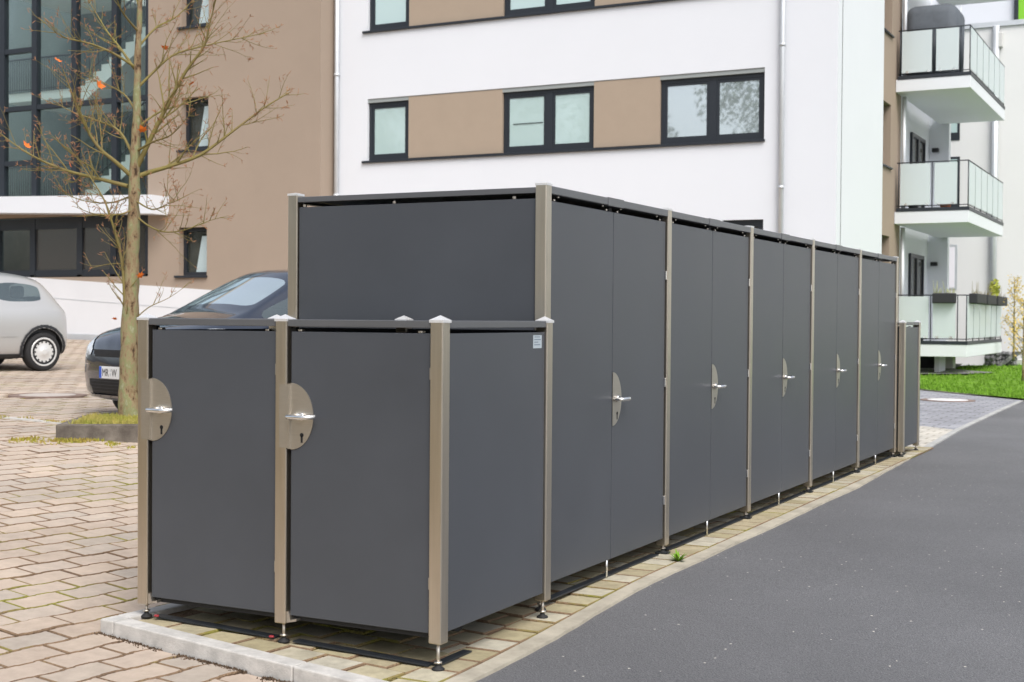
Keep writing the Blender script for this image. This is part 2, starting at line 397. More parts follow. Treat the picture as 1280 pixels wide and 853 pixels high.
S.cycles.caustics_reflective = False; S.cycles.caustics_refractive = False

# ------------------------------------------------------------------ ground heights
GX = [-80, -40, -22, -12.6, -6.5, -5, -3.2, -1.56, -1.0, -.3, .15, 60]
GZ = [.95, .85, .70, .45, .36, .27, .12, -.002, -.025, -.04, -.025, -.025]
def gz(x, y=0):
    for i in range(len(GX) - 1):
        if x <= GX[i + 1]:
            def sl(k):
                if k <= 0 or k >= len(GX) - 1: return 0
                return (GZ[k + 1] - GZ[k - 1]) / (GX[k + 1] - GX[k - 1])
            h = GX[i + 1] - GX[i]; t = min(1, max(0, (x - GX[i]) / h))
            return ((2 * t**3 - 3 * t**2 + 1) * GZ[i] + (t**3 - 2 * t**2 + t) * h * sl(i) + (-2 * t**3 + 3 * t**2) * GZ[i + 1] + (t**3 - t**2) * h * sl(i + 1))
    return GZ[-1]

def lane_z(y):   # the lane and the pad rise a little along the row
    t = min(1, max(0, y / 2)); return .055 * t * t * (3 - 2 * t)
def tilt(x): return .047 * min(1, max(0, -x / 1.5))
def pad_z(x, y):
    l = lane_z(y); return l + tilt(x) * (1 - l / .055 * .75)
LE = [(-80, .15), (6, .148), (6.9, .118), (9, .05), (12, -.07), (15, -.116), (18.8, -.154), (21, -.17)]
def lane_x(y):
    for (ya, xa), (yb, xb) in zip(LE, LE[1:]):
        if y <= yb: return xa + (xb - xa) * (y - ya) / (yb - ya)
    return LE[-1][1]
def sheet(name, x0, x1, y0, y1, nx, ny, zf, m):
    bm = BM(); g = [[bm.verts.new((x0 + (x1 - x0) * i / nx, y0 + (y1 - y0) * j / ny, 0)) for j in range(ny + 1)] for i in range(nx + 1)]
    for r_ in g:
        for v in r_: v.co.z = zf(v.co.x, v.co.y)
    for i in range(nx):
        for j in range(ny): bm.faces.new((g[i][j], g[i + 1][j], g[i + 1][j + 1], g[i][j + 1]))
    return struct(name, bm, m)

sheet('ground', -600, 600, -600, 600, 4, 4, lambda x, y: -.6, M['soil'])
KA = R(-7.2); KU = Vector((math.cos(KA), math.sin(KA), 0)); KV = Vector((-math.sin(KA), math.cos(KA), 0)); K0 = Vector((-1.56, -.125, 0))
sheet('paving_bed', -45, .05, -14, 21.5, 360, 12, lambda x, y: gz(x, y) - .013, M['joint'])

# interlocking pavers of the car park
KS = [0, .10, .15, .40, .45, .60, .65, .90, .95, 1]; KW = [0, 0, 1, 1, 0, 0, -1, -1, 0, 0]
MH = Vector((-9.05, 6.76, 0)); IA = Vector((-5.70, 3.63, 0)); ian = R(34)
IU = Vector((math.cos(ian), math.sin(ian), 0)); IV = Vector((-math.sin(ian), math.cos(ian), 0))
def pavers():
    bm = BM(); PU, PV, J = .166, .277, .010
    rnd = random.Random(3)
    for i in range(-215, 11):
        ua, ub = i * PU, (i + 1) * PU
        sh = (i % 2) * PV * .5
        for j in range(-14, 90):
            va, vb = j * PV + sh, (j + 1) * PV + sh
            if ua > -.01:
                if va > -.01: continue
                if vb > -.004: vb = -.004
            if vb - va < .05: continue
            c = K0 + KU * ((ua + ub) / 2) + KV * ((va + vb) / 2)
            if c.x > .08 or c.y > 20.2 or c.y < -3: continue
            q_ = c - IA
            if 0 < q_.dot(IU) < 4 and 0 < q_.dot(IV) < 1.2: continue
            if (c - MH).length < .45: continue
            px, py, d = project((c.x, c.y, gz(c.x)))
            if d < .5 or px < -520 or px > 900 or py > 1500 or d > 34: continue
            # outline
            sg = .0065 if i % 2 == 0 else -.0065
            def edge(u, jn):
                out = []
                for k, w_ in zip(KS, KW):
                    v = va + J / 2 + (vb - va - J) * k
                    out.append((u + jn + w_ * sg, v))
                return out
            jj = J / 2 + rnd.uniform(0, .002)
            poly = edge(ub, -jj) + edge(ua, jj)[::-1]
            dz = rnd.gauss(0, .0009); tx, ty = rnd.gauss(0, .004), rnd.gauss(0, .004)
            if rnd.random() < .035: dz += rnd.choice((-.004, .003))
            uc, vc = (ua + ub) / 2, (va + vb) / 2
            near = d < 12
            def P(u, v, drop, ins):
                u2_, v2_ = uc + (u - uc) * (1 - ins / (PU / 2)), vc + (v - vc) * (1 - ins / ((vb - va) / 2))
                q = K0 + KU * u2_ + KV * v2_
                return bm.verts.new((q.x, q.y, gz(q.x) + dz + tx * (u - uc) + ty * (v - vc) - drop))
            if near:
                top = [P(u, v, 0, .0045) for u, v in poly]; mid = [P(u, v, .005, 0) for u, v in poly]; bot = [P(u, v, .03, 0) for u, v in poly]
                bm.faces.new(top); n = len(top)
                for k in range(n):
                    q = (k + 1) % n
                    bm.faces.new((mid[k], mid[q], top[q], top[k])).material_index = 1; bm.faces.new((bot[k], bot[q], mid[q], mid[k])).material_index = 1
            else:
                top = [P(u, v, 0, .003) for u, v in poly]; bot = [P(u, v, .02, 0) for u, v in poly]
                bm.faces.new(top); n = len(top)
                for k in range(n):
                    q = (k + 1) % n; bm.faces.new((bot[k], bot[q], top[q], top[k])).material_index = 1
    return struct('car_park_paving', bm, [M['pavers'], M['joint']])
pavers()

# raised pad under the bin store: kerb, bed, yellowish pavers
sheet('pad_bed', -1.55, .07, -.12, 9.62, 4, 60, lambda x, y: pad_z(x, y) - .012, M['joint'])
kr = empty('kerb', K0, 'raised pale concrete kerb in front of the low bin enclosure', 'kerb')
ub = [0.0, .085, 1.09, 1.66]
for a, b in zip(ub, ub[1:]):
    bm = BM(); obox(bm, K0 + KU * ((a + b) / 2) + KV * .04 + Vector((0, 0, -.097)), KU, KV, up, (b - a) / 2 - .0025, .042, .105, .006)
    for v in bm.verts: v.co.z += pad_z(v.co.x, v.co.y)
    obj('kerb_stone', bm, M['kerb'], kr)
for a, b in [(.085, 1.08)] + [(1.085 + k, 2.08 + k) for k in range(8)]:
    p_ = K0 + KU * .043 + KV * ((a + b) / 2); p_ = Vector((max(p_.x, -1.52) if a < 1 else -1.52, p_.y, pad_z(-1.52, p_.y) - .099))
    bm = BM(); obox(bm, p_, KU if a < 1 else (1, 0, 0), KV if a < 1 else (0, 1, 0), up, .042, (b - a) / 2 - .0025, .105, .006)
    obj('kerb_stone', bm, M['kerb'], kr)
def pad_pavers():
    bm = BM(); rnd = random.Random(9)
    def stone(cx, cy, hx, hy, au, av, z):
        z += rnd.gauss(0, .0012) + pad_z(cx, cy)
        o = Vector((cx, cy, z))
        def ring(s, dz): return [bm.verts.new(o + au * (sx * (hx - s)) + av * (sy * (hy - s)) + Vector((0, 0, dz))) for sx, sy in ((-1, -1), (1, -1), (1, 1), (-1, 1))]
        t, m_, b_ = ring(.004, 0), ring(0, -.005), ring(0, -.05)
        bm.faces.new(t)
        for k in range(4):
            q = (k + 1) % 4; bm.faces.new((m_[k], m_[q], t[q], t[k])).material_index = 1; bm.faces.new((b_[k], b_[q], m_[q], m_[k])).material_index = 1
    X, Y = Vector((1, 0, 0)), Vector((0, 1, 0))
    y = -.30
    while y < 9.5:
        L = .165
        stone(-.020, y + L / 2, .080, L / 2 - .0032, X, Y, -.001)
        y += L
    for i in range(0, 12):
        for j in range(0, 62):
            u, v = .085 + (i + .5 + (j % 2) * .5) * .192, .085 + (j + .5) * .158
            c = K0 + KU * u + KV * v
            if c.x > -.035 or c.x < -1.56 or c.y > 9.5: continue
            hx = min(.093, (-.103 - (c.x - .093)) / 2); cx = c.x - .093 + hx
            if hx < .015: continue
            stone(cx, c.y, hx, .076, KU, KV, -.005)
    return struct('pad_paving', bm, [M['yellow_pavers'], M['joint']])
pad_pavers()
# concrete edging between pad and asphalt (uneven outer rim)
bm = BM()
ys = [-.62 + i * .1 for i in range(102)]
outer = [(lane_x(y) - .004 + .012 * noise.noise((y * .9, 0, 0)) + .007 * noise.noise((y * 5, 3, 0)), y) for y in ys]
a = [bm.verts.new((.066, y, lane_z(y) - .003)) for y in ys]; b = [bm.verts.new((x, y, lane_z(y) - .004)) for x, y in outer]; c = [bm.verts.new((x + .004, y, lane_z(y) - .05)) for x, y in outer]
for k in range(len(ys) - 1):
    bm.faces.new((a[k], b[k], b[k + 1], a[k + 1])); bm.faces.new((b[k], c[k], c[k + 1], b[k + 1]))
struct('road_edging', bm, M['edge'])

# road, side paving, lawn
def poly_sheet(name, pts, z, m, thick=.0):
    bm = BM(); vsx = [bm.verts.new((x, y, z if not callable(z) else z(x, y))) for x, y in pts]; bm.faces.new(vsx)
    return struct(name, bm, m)
bm = BM(); yr = [-60, -20, -6, -2, -1, -.5] + [k * .2 for k in range(11)] + [3, 4, 5, 6, 6.9, 8, 9, 10, 11, 12, 13.5, 15, 17, 18.75]
rows = [[bm.verts.new((lane_x(y) - .03 + (60 - lane_x(y)) * t, y, lane_z(y) - .016)) for t in (0, .004, .02, .06, .2, 1)] for y in yr]
for k in range(len(rows) - 1):
    for q in range(5): bm.faces.new((rows[k][q], rows[k][q + 1], rows[k + 1][q + 1], rows[k + 1][q]))
struct('road', bm, M['asphalt'])
ZF = .055
poly_sheet('side_paving', [(-4.5, 9.6), (.0, 9.6), (lane_x(12), 12.0), (-.546, 12.42), (-4.5, 12.7)], ZF - .008, M['pale_paving'])
poly_sheet('slate_paving', [(-9, 12.7), (-4.5, 12.7), (-.546, 12.42), (lane_x(12), 12.0), (lane_x(15), 15), (lane_x(18.8), 18.8), (-2.07, 20.94), (-4.5, 23.66), (-9, 23.66)], ZF - .010, M['slate_paving'])
bm = BM()
for ya, yb in ((9.6, 12), (12, 15), (15, 18.7)):
    x0, x1 = lane_x(ya) - .03, lane_x(yb) - .03
    d = Vector((x1 - x0, yb - ya, 0)); L = d.length; d.normalize(); nn = Vector((-d.y, d.x, 0))
    obox(bm, Vector(((x0 + x1) / 2, (ya + yb) / 2, ZF - .038)), d, nn, up, L / 2 - .002, .036, .035)
struct('kerb_border', bm, M['concrete_grey'])
def lawn_z(x, y):
    d = (x * -.0 + y - 20) ; return .01 + .05 * max(0, y - 22) * .35
bm = BM()
pts = [(-.15, 19.66), (12, 5.3), (40, 5.3), (40, 45), (-9, 45), (-9, 30)]
g = []
edge0, edge1 = Vector((-.154, 18.82)), Vector((-4.0, 23.12))
dirn = (edge0 - edge1).normalized(); nrm = Vector((-dirn.y, dirn.x))
if nrm.y < 0: nrm = -nrm
rows = []
for i in range(24):
    row = []
    for j in range(25):
        p = edge1 + dirn * (-6 + i * .65) + nrm * (j * .6)
        row.append(bm.verts.new((p.x, p.y, .065 + .010 * j + .02 * noise.noise((p.x * .3, p.y * .3, 0)))))
    rows.append(row)
for i in range(23):
    for j in range(24): bm.faces.new((rows[i][j], rows[i + 1][j], rows[i + 1][j + 1], rows[i][j + 1]))
struct('lawn', bm, M['lawn_soil'])

def grass_tufts(name, label, pts, h, m, rnd, lean=.5, blades=3, wd=.006):
    bm = BM()
    for p in pts:
        for _ in range(blades):
            a = rnd.uniform(0, 2 * PI); hh = h * rnd.uniform(.5, 1.3); l = rnd.uniform(.1, lean) * hh
            b0 = Vector(p) + Vector((rnd.gauss(0, .012), rnd.gauss(0, .012), -.004)); s = Vector((math.cos(a + 1.57), math.sin(a + 1.57), 0)) * wd
            q = b0 + Vector((math.cos(a) * l, math.sin(a) * l, hh)); md = b0 + Vector((math.cos(a) * l * .35, math.sin(a) * l * .35, hh * .6))
            v = [bm.verts.new(x) for x in (b0 - s, b0 + s, md + s * .7, q, md - s * .7)]
            bm.faces.new(v)
    return obj(name, bm, m, kind='stuff', norm=False, label=label, cat='grass')
rnd = random.Random(5)
lp = []
for _ in range(17000):
    i, j = rnd.uniform(0, 40), rnd.uniform(0, 1) ** 1.5 * 22
    p = edge1 + dirn * (-6 + i * .65) + nrm * (j * .6)
    if p.x < -3.9 or p.x > 2.5: continue
    lp.append((p.x, p.y, .065 + .010 * j + .02 * noise.noise((p.x * .3, p.y * .3, 0))))
grass_tufts('lawn_grass', 'bright green mown lawn grass below the balconies', lp, .05, M['grass'], rnd, wd=.012)

# gravel bed and path by the balconies
def on_lawn(x, y):
    j = (Vector((x, y)) - edge1).dot(nrm) / .6
    return .065 + .010 * j + .02 * noise.noise((x * .3, y * .3, 0))
bm = BM(); pts_ = [(-4.2, 26.2), (-2.9, 26.3), (-2.2, 26.5), (-1.75, 27.3), (-2.3, 28.0), (-2.9, 29.0), (-3.2, 32.2), (-4.2, 32.2)]
bm.faces.new([bm.verts.new((x, y, on_lawn(x, y) + .035)) for x, y in pts_]); struct('gravel_bed', bm, M['gravel'])
bm = BM(); prism(bm, [(-2.6, 32.9, .16), (6, 31.6, .16), (6, 32.8, .16), (-2.6, 34.0, .16)], (0, 0, .16)); struct('footpath', bm, M['concrete'])

# ------------------------------------------------------------------ bin store
PW = .055
def post(parent, x, y, z1, pk=.020, e=.003):
    """square brushed post whose outer corner range is [x-PW,x] x [y,y+PW]"""
    bm = BM(); box(bm, x - PW, x, y, y + PW, .10, z1 - .004, .005, 2)
    o = obj('post', bm, M['steel'], parent)
    bm = BM()
    lo = [(x - PW - e, y - e), (x + e, y - e), (x + e, y + PW + e), (x - PW - e, y + PW + e)]
    a = [bm.verts.new((q[0], q[1], z1 - .008)) for q in lo]; b = [bm.verts.new((q[0], q[1], z1 + .002)) for q in lo]
    t = bm.verts.new((x - PW / 2, y + PW / 2, z1 + pk))
    bm.faces.new(a[::-1])
    for k in range(4):
        q = (k + 1) % 4; bm.faces.new((a[k], a[q], b[q], b[k])); bm.faces.new((b[k], b[q], t))
    obj('cap', bm, M['cap'], o)
    bm = BM(); cx, cy = x - PW / 2, y + PW / 2
    z0 = pad_z(cx, cy); tube(bm, [(cx, cy, z0 + .012), (cx, cy, .102)], .007, 10)
    lathe(bm, [(.013, .022), (.017, .025), (.017, .030), (.010, .033)], 6, Matrix.Translation((cx, cy, z0)))
    obj('levelling_rod', bm, M['plate'], o)
    bm = BM(); lathe(bm, [(.023, -.002), (.025, .003), (.021, .008), (.011, .013), (.009, .019)], 20, Matrix.Translation((cx, cy, z0)))
    obj('foot', bm, M['black'], o)
    return o

def half_disc(bm, o, ax, thick, w_=.108, h_=.131, n=26):
    """plate whose straight edge is vertical at o, bulging along ax; thick is an outward vector"""
    poly = [Vector(o) + Vector(ax) * (w_ * math.sin(PI * k / n)) + up * (h_ * math.cos(PI * k / n)) for k in range(n + 1)]
    prism(bm, poly, thick)

def lock_set(door, o, ax, out, flange=True):
    ax, out = Vector(ax), Vector(out); o = Vector(o)
    bm = BM(); half_disc(bm, o, ax, out * .003)
    if flange:   # bent strip that laps over the post
        obox(bm, o - ax * .004 + out * .006, ax, out, up, .004, .006, .128)
        obox(bm, o - ax * .026 + out * .0115, ax, out, up, .022, .0012, .125)
    obj('lock_plate', bm, M['plate'], door)
    bm = BM(); s = o + ax * .052 + out * .003
    tube(bm, [s, s + out * .012], .017, 20); z = up
    p0 = o + ax * .012 + out * .05
    tube(bm, [o + ax * .012 + out * .002, o + ax * .012 + out * .042, p0 + ax * .006, p0 + ax * .07, p0 + ax * .078 + out * .001, p0 + ax * .125 - out * .022 + up * .004], [.0095, .0095, .0095, .0095, .0095, .009], 14)
    obj('lever_handle', bm, M['bright'], door)
    bm = BM(); k = o + ax * .054 - up * .072
    tube(bm, [k + out * .0025, k + out * .0042], .0085, 16)
    obox(bm, k - up * .016 + out * .0034, ax, out, up, .0045, .0008, .014)
    obj('keyhole', bm, M['black'], door)

def low_enclosure(y0, y1, label, near=True):
    """two-door low box in front of / behind the tall row; the doors face -y on the near one, +y on the far one"""
    X0, XM = -1.475, -.763
    r = empty('low_bin_enclosure', (0, y0, 0), label, 'bin enclosure', 'low bin enclosures')
    yf, yb = y0, y1
    posts = [(XM + PW, yf), (X0 + PW, yf), (0, yf), (0, yb), (XM + PW, yb), (X0 + PW, yb)]
    for x, y in posts: post(r, x, y, 1.30)
    yd = yf if near else yb + PW - .026
    out = Vector((0, -1, 0)) if near else Vector((0, 1, 0))
    for a, b in ((X0 + PW, XM), (XM + PW, -PW)):
        bm = BM(); box(bm, a + .014, b - .004, yd + .012, yd + .026, .135, 1.252, .002)
        d = obj('door', bm, M['panel'], r)
        for xx in (a + .06, b - .06):
            pass
        ofs = Vector((a + .014, yd + .0118, .92)) if near else Vector((b - .004, yd + .0262, .92))
        lock_set(d, ofs, (1, 0, 0) if near else (-1, 0, 0), out)
        for zz in (.30, 1.08):
            bm = BM(); box(bm, b - .005, b + .001, yd + .004, yd + .020, zz, zz + .045, .002); obj('hinge', bm, M['plate'], d)
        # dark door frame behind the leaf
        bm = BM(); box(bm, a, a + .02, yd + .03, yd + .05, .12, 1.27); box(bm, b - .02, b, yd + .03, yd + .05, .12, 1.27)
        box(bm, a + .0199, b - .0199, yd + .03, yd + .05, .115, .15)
        obj('frame_and_gap_shade', bm, M['black'], r)
        for t in (.08, .92):
            bm = BM(); box(bm, a + (b - a) * t - .009, a + (b - a) * t + .009, yd + .014, yd + .04, 1.2525, 1.262, .002); obj('bracket', bm, M['plate'], r)
        bm = BM(); prism(bm, [(a + .002, yd + .004, .106), (a + .05, yd + .004, .116), (a + .05, yd + .004, .126), (a + .022, yd + .004, .118), (a + .012, yd + .004, .15), (a + .002, yd + .004, .15)], (0, .035, 0)); obj('foot_bracket', bm, M['plate'], r)
        bm = BM(); box(bm, a, b, yd + .004, yd + .045, 1.272, 1.300, .002)
        obj('fascia', bm, M['panel_edge'], r)
    # the closed side with doors hidden: back panel where it meets the tall row
    yo = yb + .02 if near else yf + .02
    bm = BM(); box(bm, X0 + PW, -PW, yo, yo + .013, .135, 1.26); obj('rear_panel', bm, M['panel'], r)
    for xx, s in ((-.012, 1), (X0 + .014, -1)):
        bm = BM(); box(bm, xx - .013, xx, yf + PW + .002, yb - .002, .135, 1.252, .002)
        p = obj('side_panel', bm, M['panel'], r)
        if near and s == 1:
            bm = BM(); box(bm, xx + .0004, xx + .0016, yb - .115, yb - .035, 1.185, 1.24)
            st = obj('sticker', bm, M['sticker'], p)
            bm = BM()
            for k, (a_, b_) in enumerate(((.104, .055), (.107, .045), (.107, .07), (.107, .05))):
                box(bm, xx + .0018, xx + .0022, yb - a_, yb - b_, 1.231 - k * .011, 1.2345 - k * .011)
            obj('print', bm, M['ink'], p)
        bm = BM(); xa, xb = (xx - .032, xx + .006) if s == 1 else (xx - .019, xx + .02)
        box(bm, xa, xb, yf + PW, yb, 1.272, 1.300, .002); obj('fascia', bm, M['panel_edge'], r)
    bm = BM(); box(bm, X0 + .03, -.045, yf + .046, yb + PW - .046, 1.286, 1.297); obj('roof_panel', bm, M['panel_edge'], r)
    # flat steel strips tying the feet together
    bm = BM()
    for x, y in ((X0 + .028, yf + .03), (XM + .028, yf + .03)):
        L = .62; box(bm, x + .04, x + .04 + L, y + .0, y + .045, pad_z(x + .04, y) + .003, pad_z(x + .04, y) + .009)
        for v in bm.verts[-8:]: v.co.z += tilt(v.co.x) - tilt(x + .04)
    box(bm, -.075, -.035, yf + .06, yf + .30, lane_z(yf + .3) + .003, lane_z(yf + .3) + .009)
    obj('floor_strip', bm, M['dark'], r)
    if near:
        for x in (-1.395, -.80):
            bm = BM(); box(bm, x, x + .02, yf + .012, yf + .026, pad_z(x, yf) + .009, pad_z(x, yf) + .018, .003); obj('red_tag', bm, M['red'], r)
    return r

low_enclosure(0, .8836, 'low grey bin enclosure with two lever handled doors by the kerb, nearest the car park', True)
low_enclosure(8.4416, 9.152, 'low grey bin enclosure at the far end of the tall row, next to the lawn', False)

def tall_row():
    XT, XL, ZT = -.063, -1.447, 1.903
    r = empty('tall_bin_enclosure', (0, .9933, 0), 'long tall grey bin enclosure with five pairs of doors and steel posts along the road', 'bin enclosure')
    Y = [.9933, 2.4802, 3.936, 5.4192, 6.9085, 8.3760]
    for y in Y:
        post(r, XT, y, ZT - .004, .006, .001); post(r, XL + PW, y, ZT - .004, .008, .002)
    xd = XT - .012
    for n_, (a, b) in enumerate(zip(Y, Y[1:])):
        a += PW; md = (a + b) / 2
        for k, (p, q) in enumerate(((a + .004, md - .0035), (md + .0035, b - .012))):
            bm = BM(); box(bm, xd - .014, xd, p, q, .14, 1.828, .002)
            d = obj('door', bm, M['panel'], r)
            hy = a - .003 if k == 0 else b - .008
            for zz in (.32, .95, 1.52):
                bm = BM(); box(bm, xd + .0, xd + .007, hy - .006, hy + .005, zz, zz + .048, .002); obj('hinge', bm, M['bright'], d)
            if k == 1:
                lock_set(d, (xd + .0003, p - .001, .92), (0, 1, 0), (1, 0, 0), flange=False)
            else:
                bm = BM(); tube(bm, [(xd - .008, q - .03, lane_z(q)), (xd - .008, q - .03, .16)], .0065, 10)
                obj('drop_bolt', bm, M['bright'], d)
            # roof edge profile in two lengths with a slip joint just before the door seam
            s0, s1 = (a, md - .085) if k == 0 else (md - .082, b)
            bm = BM(); box(bm, XT - .05, XT - .002, s0, s1, 1.856, 1.892, .003)
            obj('fascia', bm, M['panel_edge'], r)
            if k == 0:
                bm = BM(); box(bm, XT - .048, XT + .0015, md - .090, md + .10, 1.853, 1.8945, .002); obj('joint_sleeve', bm, M['panel_edge'], r)
            for t, zz, hh in ((.08, 1.8285, .011), (.9, 1.8285, .011), (.14, 1.846, .009), (.84, 1.846, .009)):
                bm = BM(); box(bm, xd - .014, xd - .003, p + (q - p) * t - .007, p + (q - p) * t + .007, zz, zz + hh, .003); obj('bracket', bm, M['plate'], r)
        # black strips as painted shade behind door gaps, back panel, rear profile
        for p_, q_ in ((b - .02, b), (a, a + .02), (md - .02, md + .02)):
            bm = BM(); box(bm, XT - .05, XT - .03, p_, q_, .13, 1.85); obj('frame_and_gap_shade', bm, M['black'], r)
        bm = BM(); box(bm, XL + .012, XL + .026, a + .004, b - .004, .14, 1.828, .002); obj('rear_panel', bm, M['panel'], r)
        bm = BM(); box(bm, XL + .002, XL + .05, a, b, 1.856, 1.892, .003); obj('fascia', bm, M['panel_edge'], r)
        # threshold strips and drip flashing under the doors
        bm = BM(); zc = lane_z((a + b) / 2); box(bm, XT - .06, XT - .02, a + .05, b - .05, zc + .003, zc + .009); box(bm, XT - .06, XT + .01, b + .0, b + .05, zc + .004, zc + .011); obj('floor_strip', bm, M['dark'], r)
    for yy, nm in ((Y[0] + .012, 'end_panel'), (Y[-1] + .028, 'end_panel')):
        bm = BM(); box(bm, XL + PW + .003, XT - PW - .003, yy, yy + .014, .14, 1.835, .002); obj(nm, bm, M['panel'], r)
        bm = BM(); box(bm, XL + PW, XT - PW, yy - .008, yy + .034, 1.858, 1.884, .002); obj('fascia', bm, M['panel_edge'], r)
    for t in (.06, .45, .93):
        bm = BM(); box(bm, XL + 1.3 * t, XL + 1.3 * t + .014, Y[0] + .014, Y[0] + .03, 1.8355, 1.85, .002); obj('bracket', bm, M['plate'], r)
    bm = BM(); box(bm, XL + .03, XT - .03, Y[0] + .03, Y[-1] + .03, 1.868, 1.882); obj('roof_panel', bm, M['panel_edge'], r)
tall_row()

def wheelie_bin(x, y, label):
    t = empty('waste_bin', (x, y, 0), label, 'waste bin', 'waste bins inside the low enclosure')
    bm = BM()
    lo = [(-.20, -.20), (.20, -.20), (.20, .20), (-.20, .20)]; hi = [(-.28, -.26), (.28, -.26), (.28, .28), (-.28, .28)]
    a = [bm.verts.new((x + p, y + q, .075)) for p, q in lo]; b = [bm.verts.new((x + p, y + q, .96)) for p, q in hi]
    bm.faces.new(a[::-1]); bm.faces.new(b)
    for k in range(4): bm.faces.new((a[k], a[(k + 1) % 4], b[(k + 1) % 4], b[k]))
    obj('body', bm, M['black'], t)
    bm = BM(); box(bm, x - .29, x + .29, y - .28, y + .29, .965, 1.03, .02, 2); obj('lid', bm, M['carplastic'], t)
    for s_ in (-1, 1):
        bm = BM(); tube(bm, [(x + s_ * .18, y - .02, .125), (x + s_ * .22, y - .02, .125)], .07, 20); obj('wheel', bm, M['tyre'], t)
wheelie_bin(-1.08, .42, 'black waste bin behind the left door of the near low enclosure')
wheelie_bin(-.37, .42, 'black waste bin behind the right door of the near low enclosure')

# ------------------------------------------------------------------ apartment building
YW, XS, XB, YB = 21.0, -3.761, -15.11, 20.46
TOP = 13.2
bl = empty('apartment_building', (-9, 21, 0), 'white and brown apartment block with dark framed windows and side balconies', 'building')
def bpart(name, bm, m, parent=None, **k): return obj(name, bm, m, parent or bl, **k)

def wall_with_holes_y(name, y, x0, x1, z0, z1, holes, depth, m):
    """wall slab in plane y (front face), holes are (xa, xb, za, zb)"""
    bm = BM()
    xs = sorted({x0, x1, *[h[0] for h in holes], *[h[1] for h in holes]}); zs = sorted({z0, z1, *[h[2] for h in holes], *[h[3] for h in holes]})
    xs = [x for x in xs if x0 <= x <= x1]; zs = [z for z in zs if z0 <= z <= z1]
    inh = lambda x, z: any(h[0] < x < h[1] and h[2] < z < h[3] for h in holes)
    V = {}
    def v(x, z, yy):
        k = (round(x, 4), round(z, 4), yy)
        if k not in V: V[k] = bm.verts.new((x, yy, z))
        return V[k]
    for a, b in zip(xs, xs[1:]):
        for c, d in zip(zs, zs[1:]):
            if not inh((a + b) / 2, (c + d) / 2): bm.faces.new((v(a, c, y), v(b, c, y), v(b, d, y), v(a, d, y)))
    for xa, xb, za, zb in holes:
        za2, zb2 = max(za, z0), min(zb, z1)
        for p, q in (((xa, za2), (xb, za2)), ((xb, za2), (xb, zb2)), ((xb, zb2), (xa, zb2)), ((xa, zb2), (xa, za2))):
            V2 = [bm.verts.new((p[0], y, p[1])), bm.verts.new((q[0], y, q[1])), bm.verts.new((q[0], y + depth, q[1])), bm.verts.new((p[0], y + depth, p[1]))]
            bm.faces.new(V2)
    return bpart(name, bm, m)

def window_y(x0, x1, z0, z1, y, sashes, pane_mats, fw_=.075, sill=True, room=True, tilt=False):
    bm = BM(); d = .07
    box(bm, x0, x1, y, y + d, z0, z0 + fw_); box(bm, x0, x1, y, y + d, z1 - fw_, z1)
    box(bm, x0, x0 + fw_, y + .002, y + d, z0 + fw_, z1 - fw_); box(bm, x1 - fw_, x1, y + .002, y + d, z0 + fw_, z1 - fw_)
    for s in sashes: box(bm, s - .075, s + .075, y + .003, y + d, z0 + fw_, z1 - fw_)
    W = bpart('window', bm, M['frame'])
    ed = [x0 + fw_] + [q for s in sashes for q in (s - .075, s + .075)] + [x1 - fw_]
    for k in range(0, len(ed), 2):
        a, b = ed[k], ed[k + 1]
        bm = BM(); s_ = .055
        box(bm, a, b, y + .012, y + .05, z0 + fw_, z0 + fw_ + s_); box(bm, a, b, y + .012, y + .05, z1 - fw_ - s_, z1 - fw_)
        box(bm, a, a + s_, y + .013, y + .05, z0 + fw_ + s_, z1 - fw_ - s_); box(bm, b - s_, b, y + .013, y + .05, z0 + fw_ + s_, z1 - fw_ - s_)
        obj('sash', bm, M['frame'], W)
        bm = BM(); box(bm, a + s_, b - s_, y + .028, y + .036, z0 + fw_ + s_, z1 - fw_ - s_)
        obj('pane', bm, pane_mats[(k // 2) % len(pane_mats)], W)
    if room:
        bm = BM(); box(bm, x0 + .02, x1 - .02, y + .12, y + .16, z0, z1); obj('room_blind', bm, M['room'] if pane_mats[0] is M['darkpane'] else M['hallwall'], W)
    return W

# white front: ribbon bands of windows with tan boards between them, storey 2.88 m
ST = 2.875
zs0 = 4.76
bands = [(zs0 + ST * k, zs0 + ST * k + 1.385) for k in (0, 1, 2)]
holes = [(-14.22, -5.16, a, b) for a, b in bands] + [(-5.98, -5.16, 2.2, 3.24)]
wall_with_holes_y('wall', YW, XB, XS, -.3, TOP, holes, .14, M['white'])
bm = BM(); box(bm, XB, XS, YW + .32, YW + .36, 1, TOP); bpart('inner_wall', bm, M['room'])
for n_, (a, b) in enumerate(bands):
    y = YW + .075
    z1_ = b - .085
    bm = BM(); box(bm, -14.22, -5.16, YW + .02, YW + .14, z1_, b - .002); bpart('blind_box', bm, M['soffit'])
    window_y(-14.22, -13.16, a + .03, z1_, y, [], [M['blind']])
    window_y(-10.84, -8.735, a + .03, z1_, y, [-9.77], [M['blind']])
    window_y(-7.30, -5.165, a + .03, z1_, y, [-6.22], [M['mirror']])
    for x0, x1 in ((-13.158, -10.842), (-8.733, -7.302)):
        bm = BM(); box(bm, x0, x1, YW + .015, YW + .1, a + .03, b - .015); bpart('tan_panel', bm, M['tan'])
    bm = BM(); box(bm, -14.34, -5.14, YW - .055, YW + .07, a - .035, a + .012, .004); bpart('sill', bm, M['frame'])
window_y(-5.98, -5.16, 2.2, 3.24, YW + .075, [], [M['darkpane']])
# half-drawn shade, clutter seen in the middle windows
bm = BM(); box(bm, -10.62, -9.93, YW + .09, YW + .095, 5.38, 5.395); bpart('glazing_bar', bm, M['frame'])
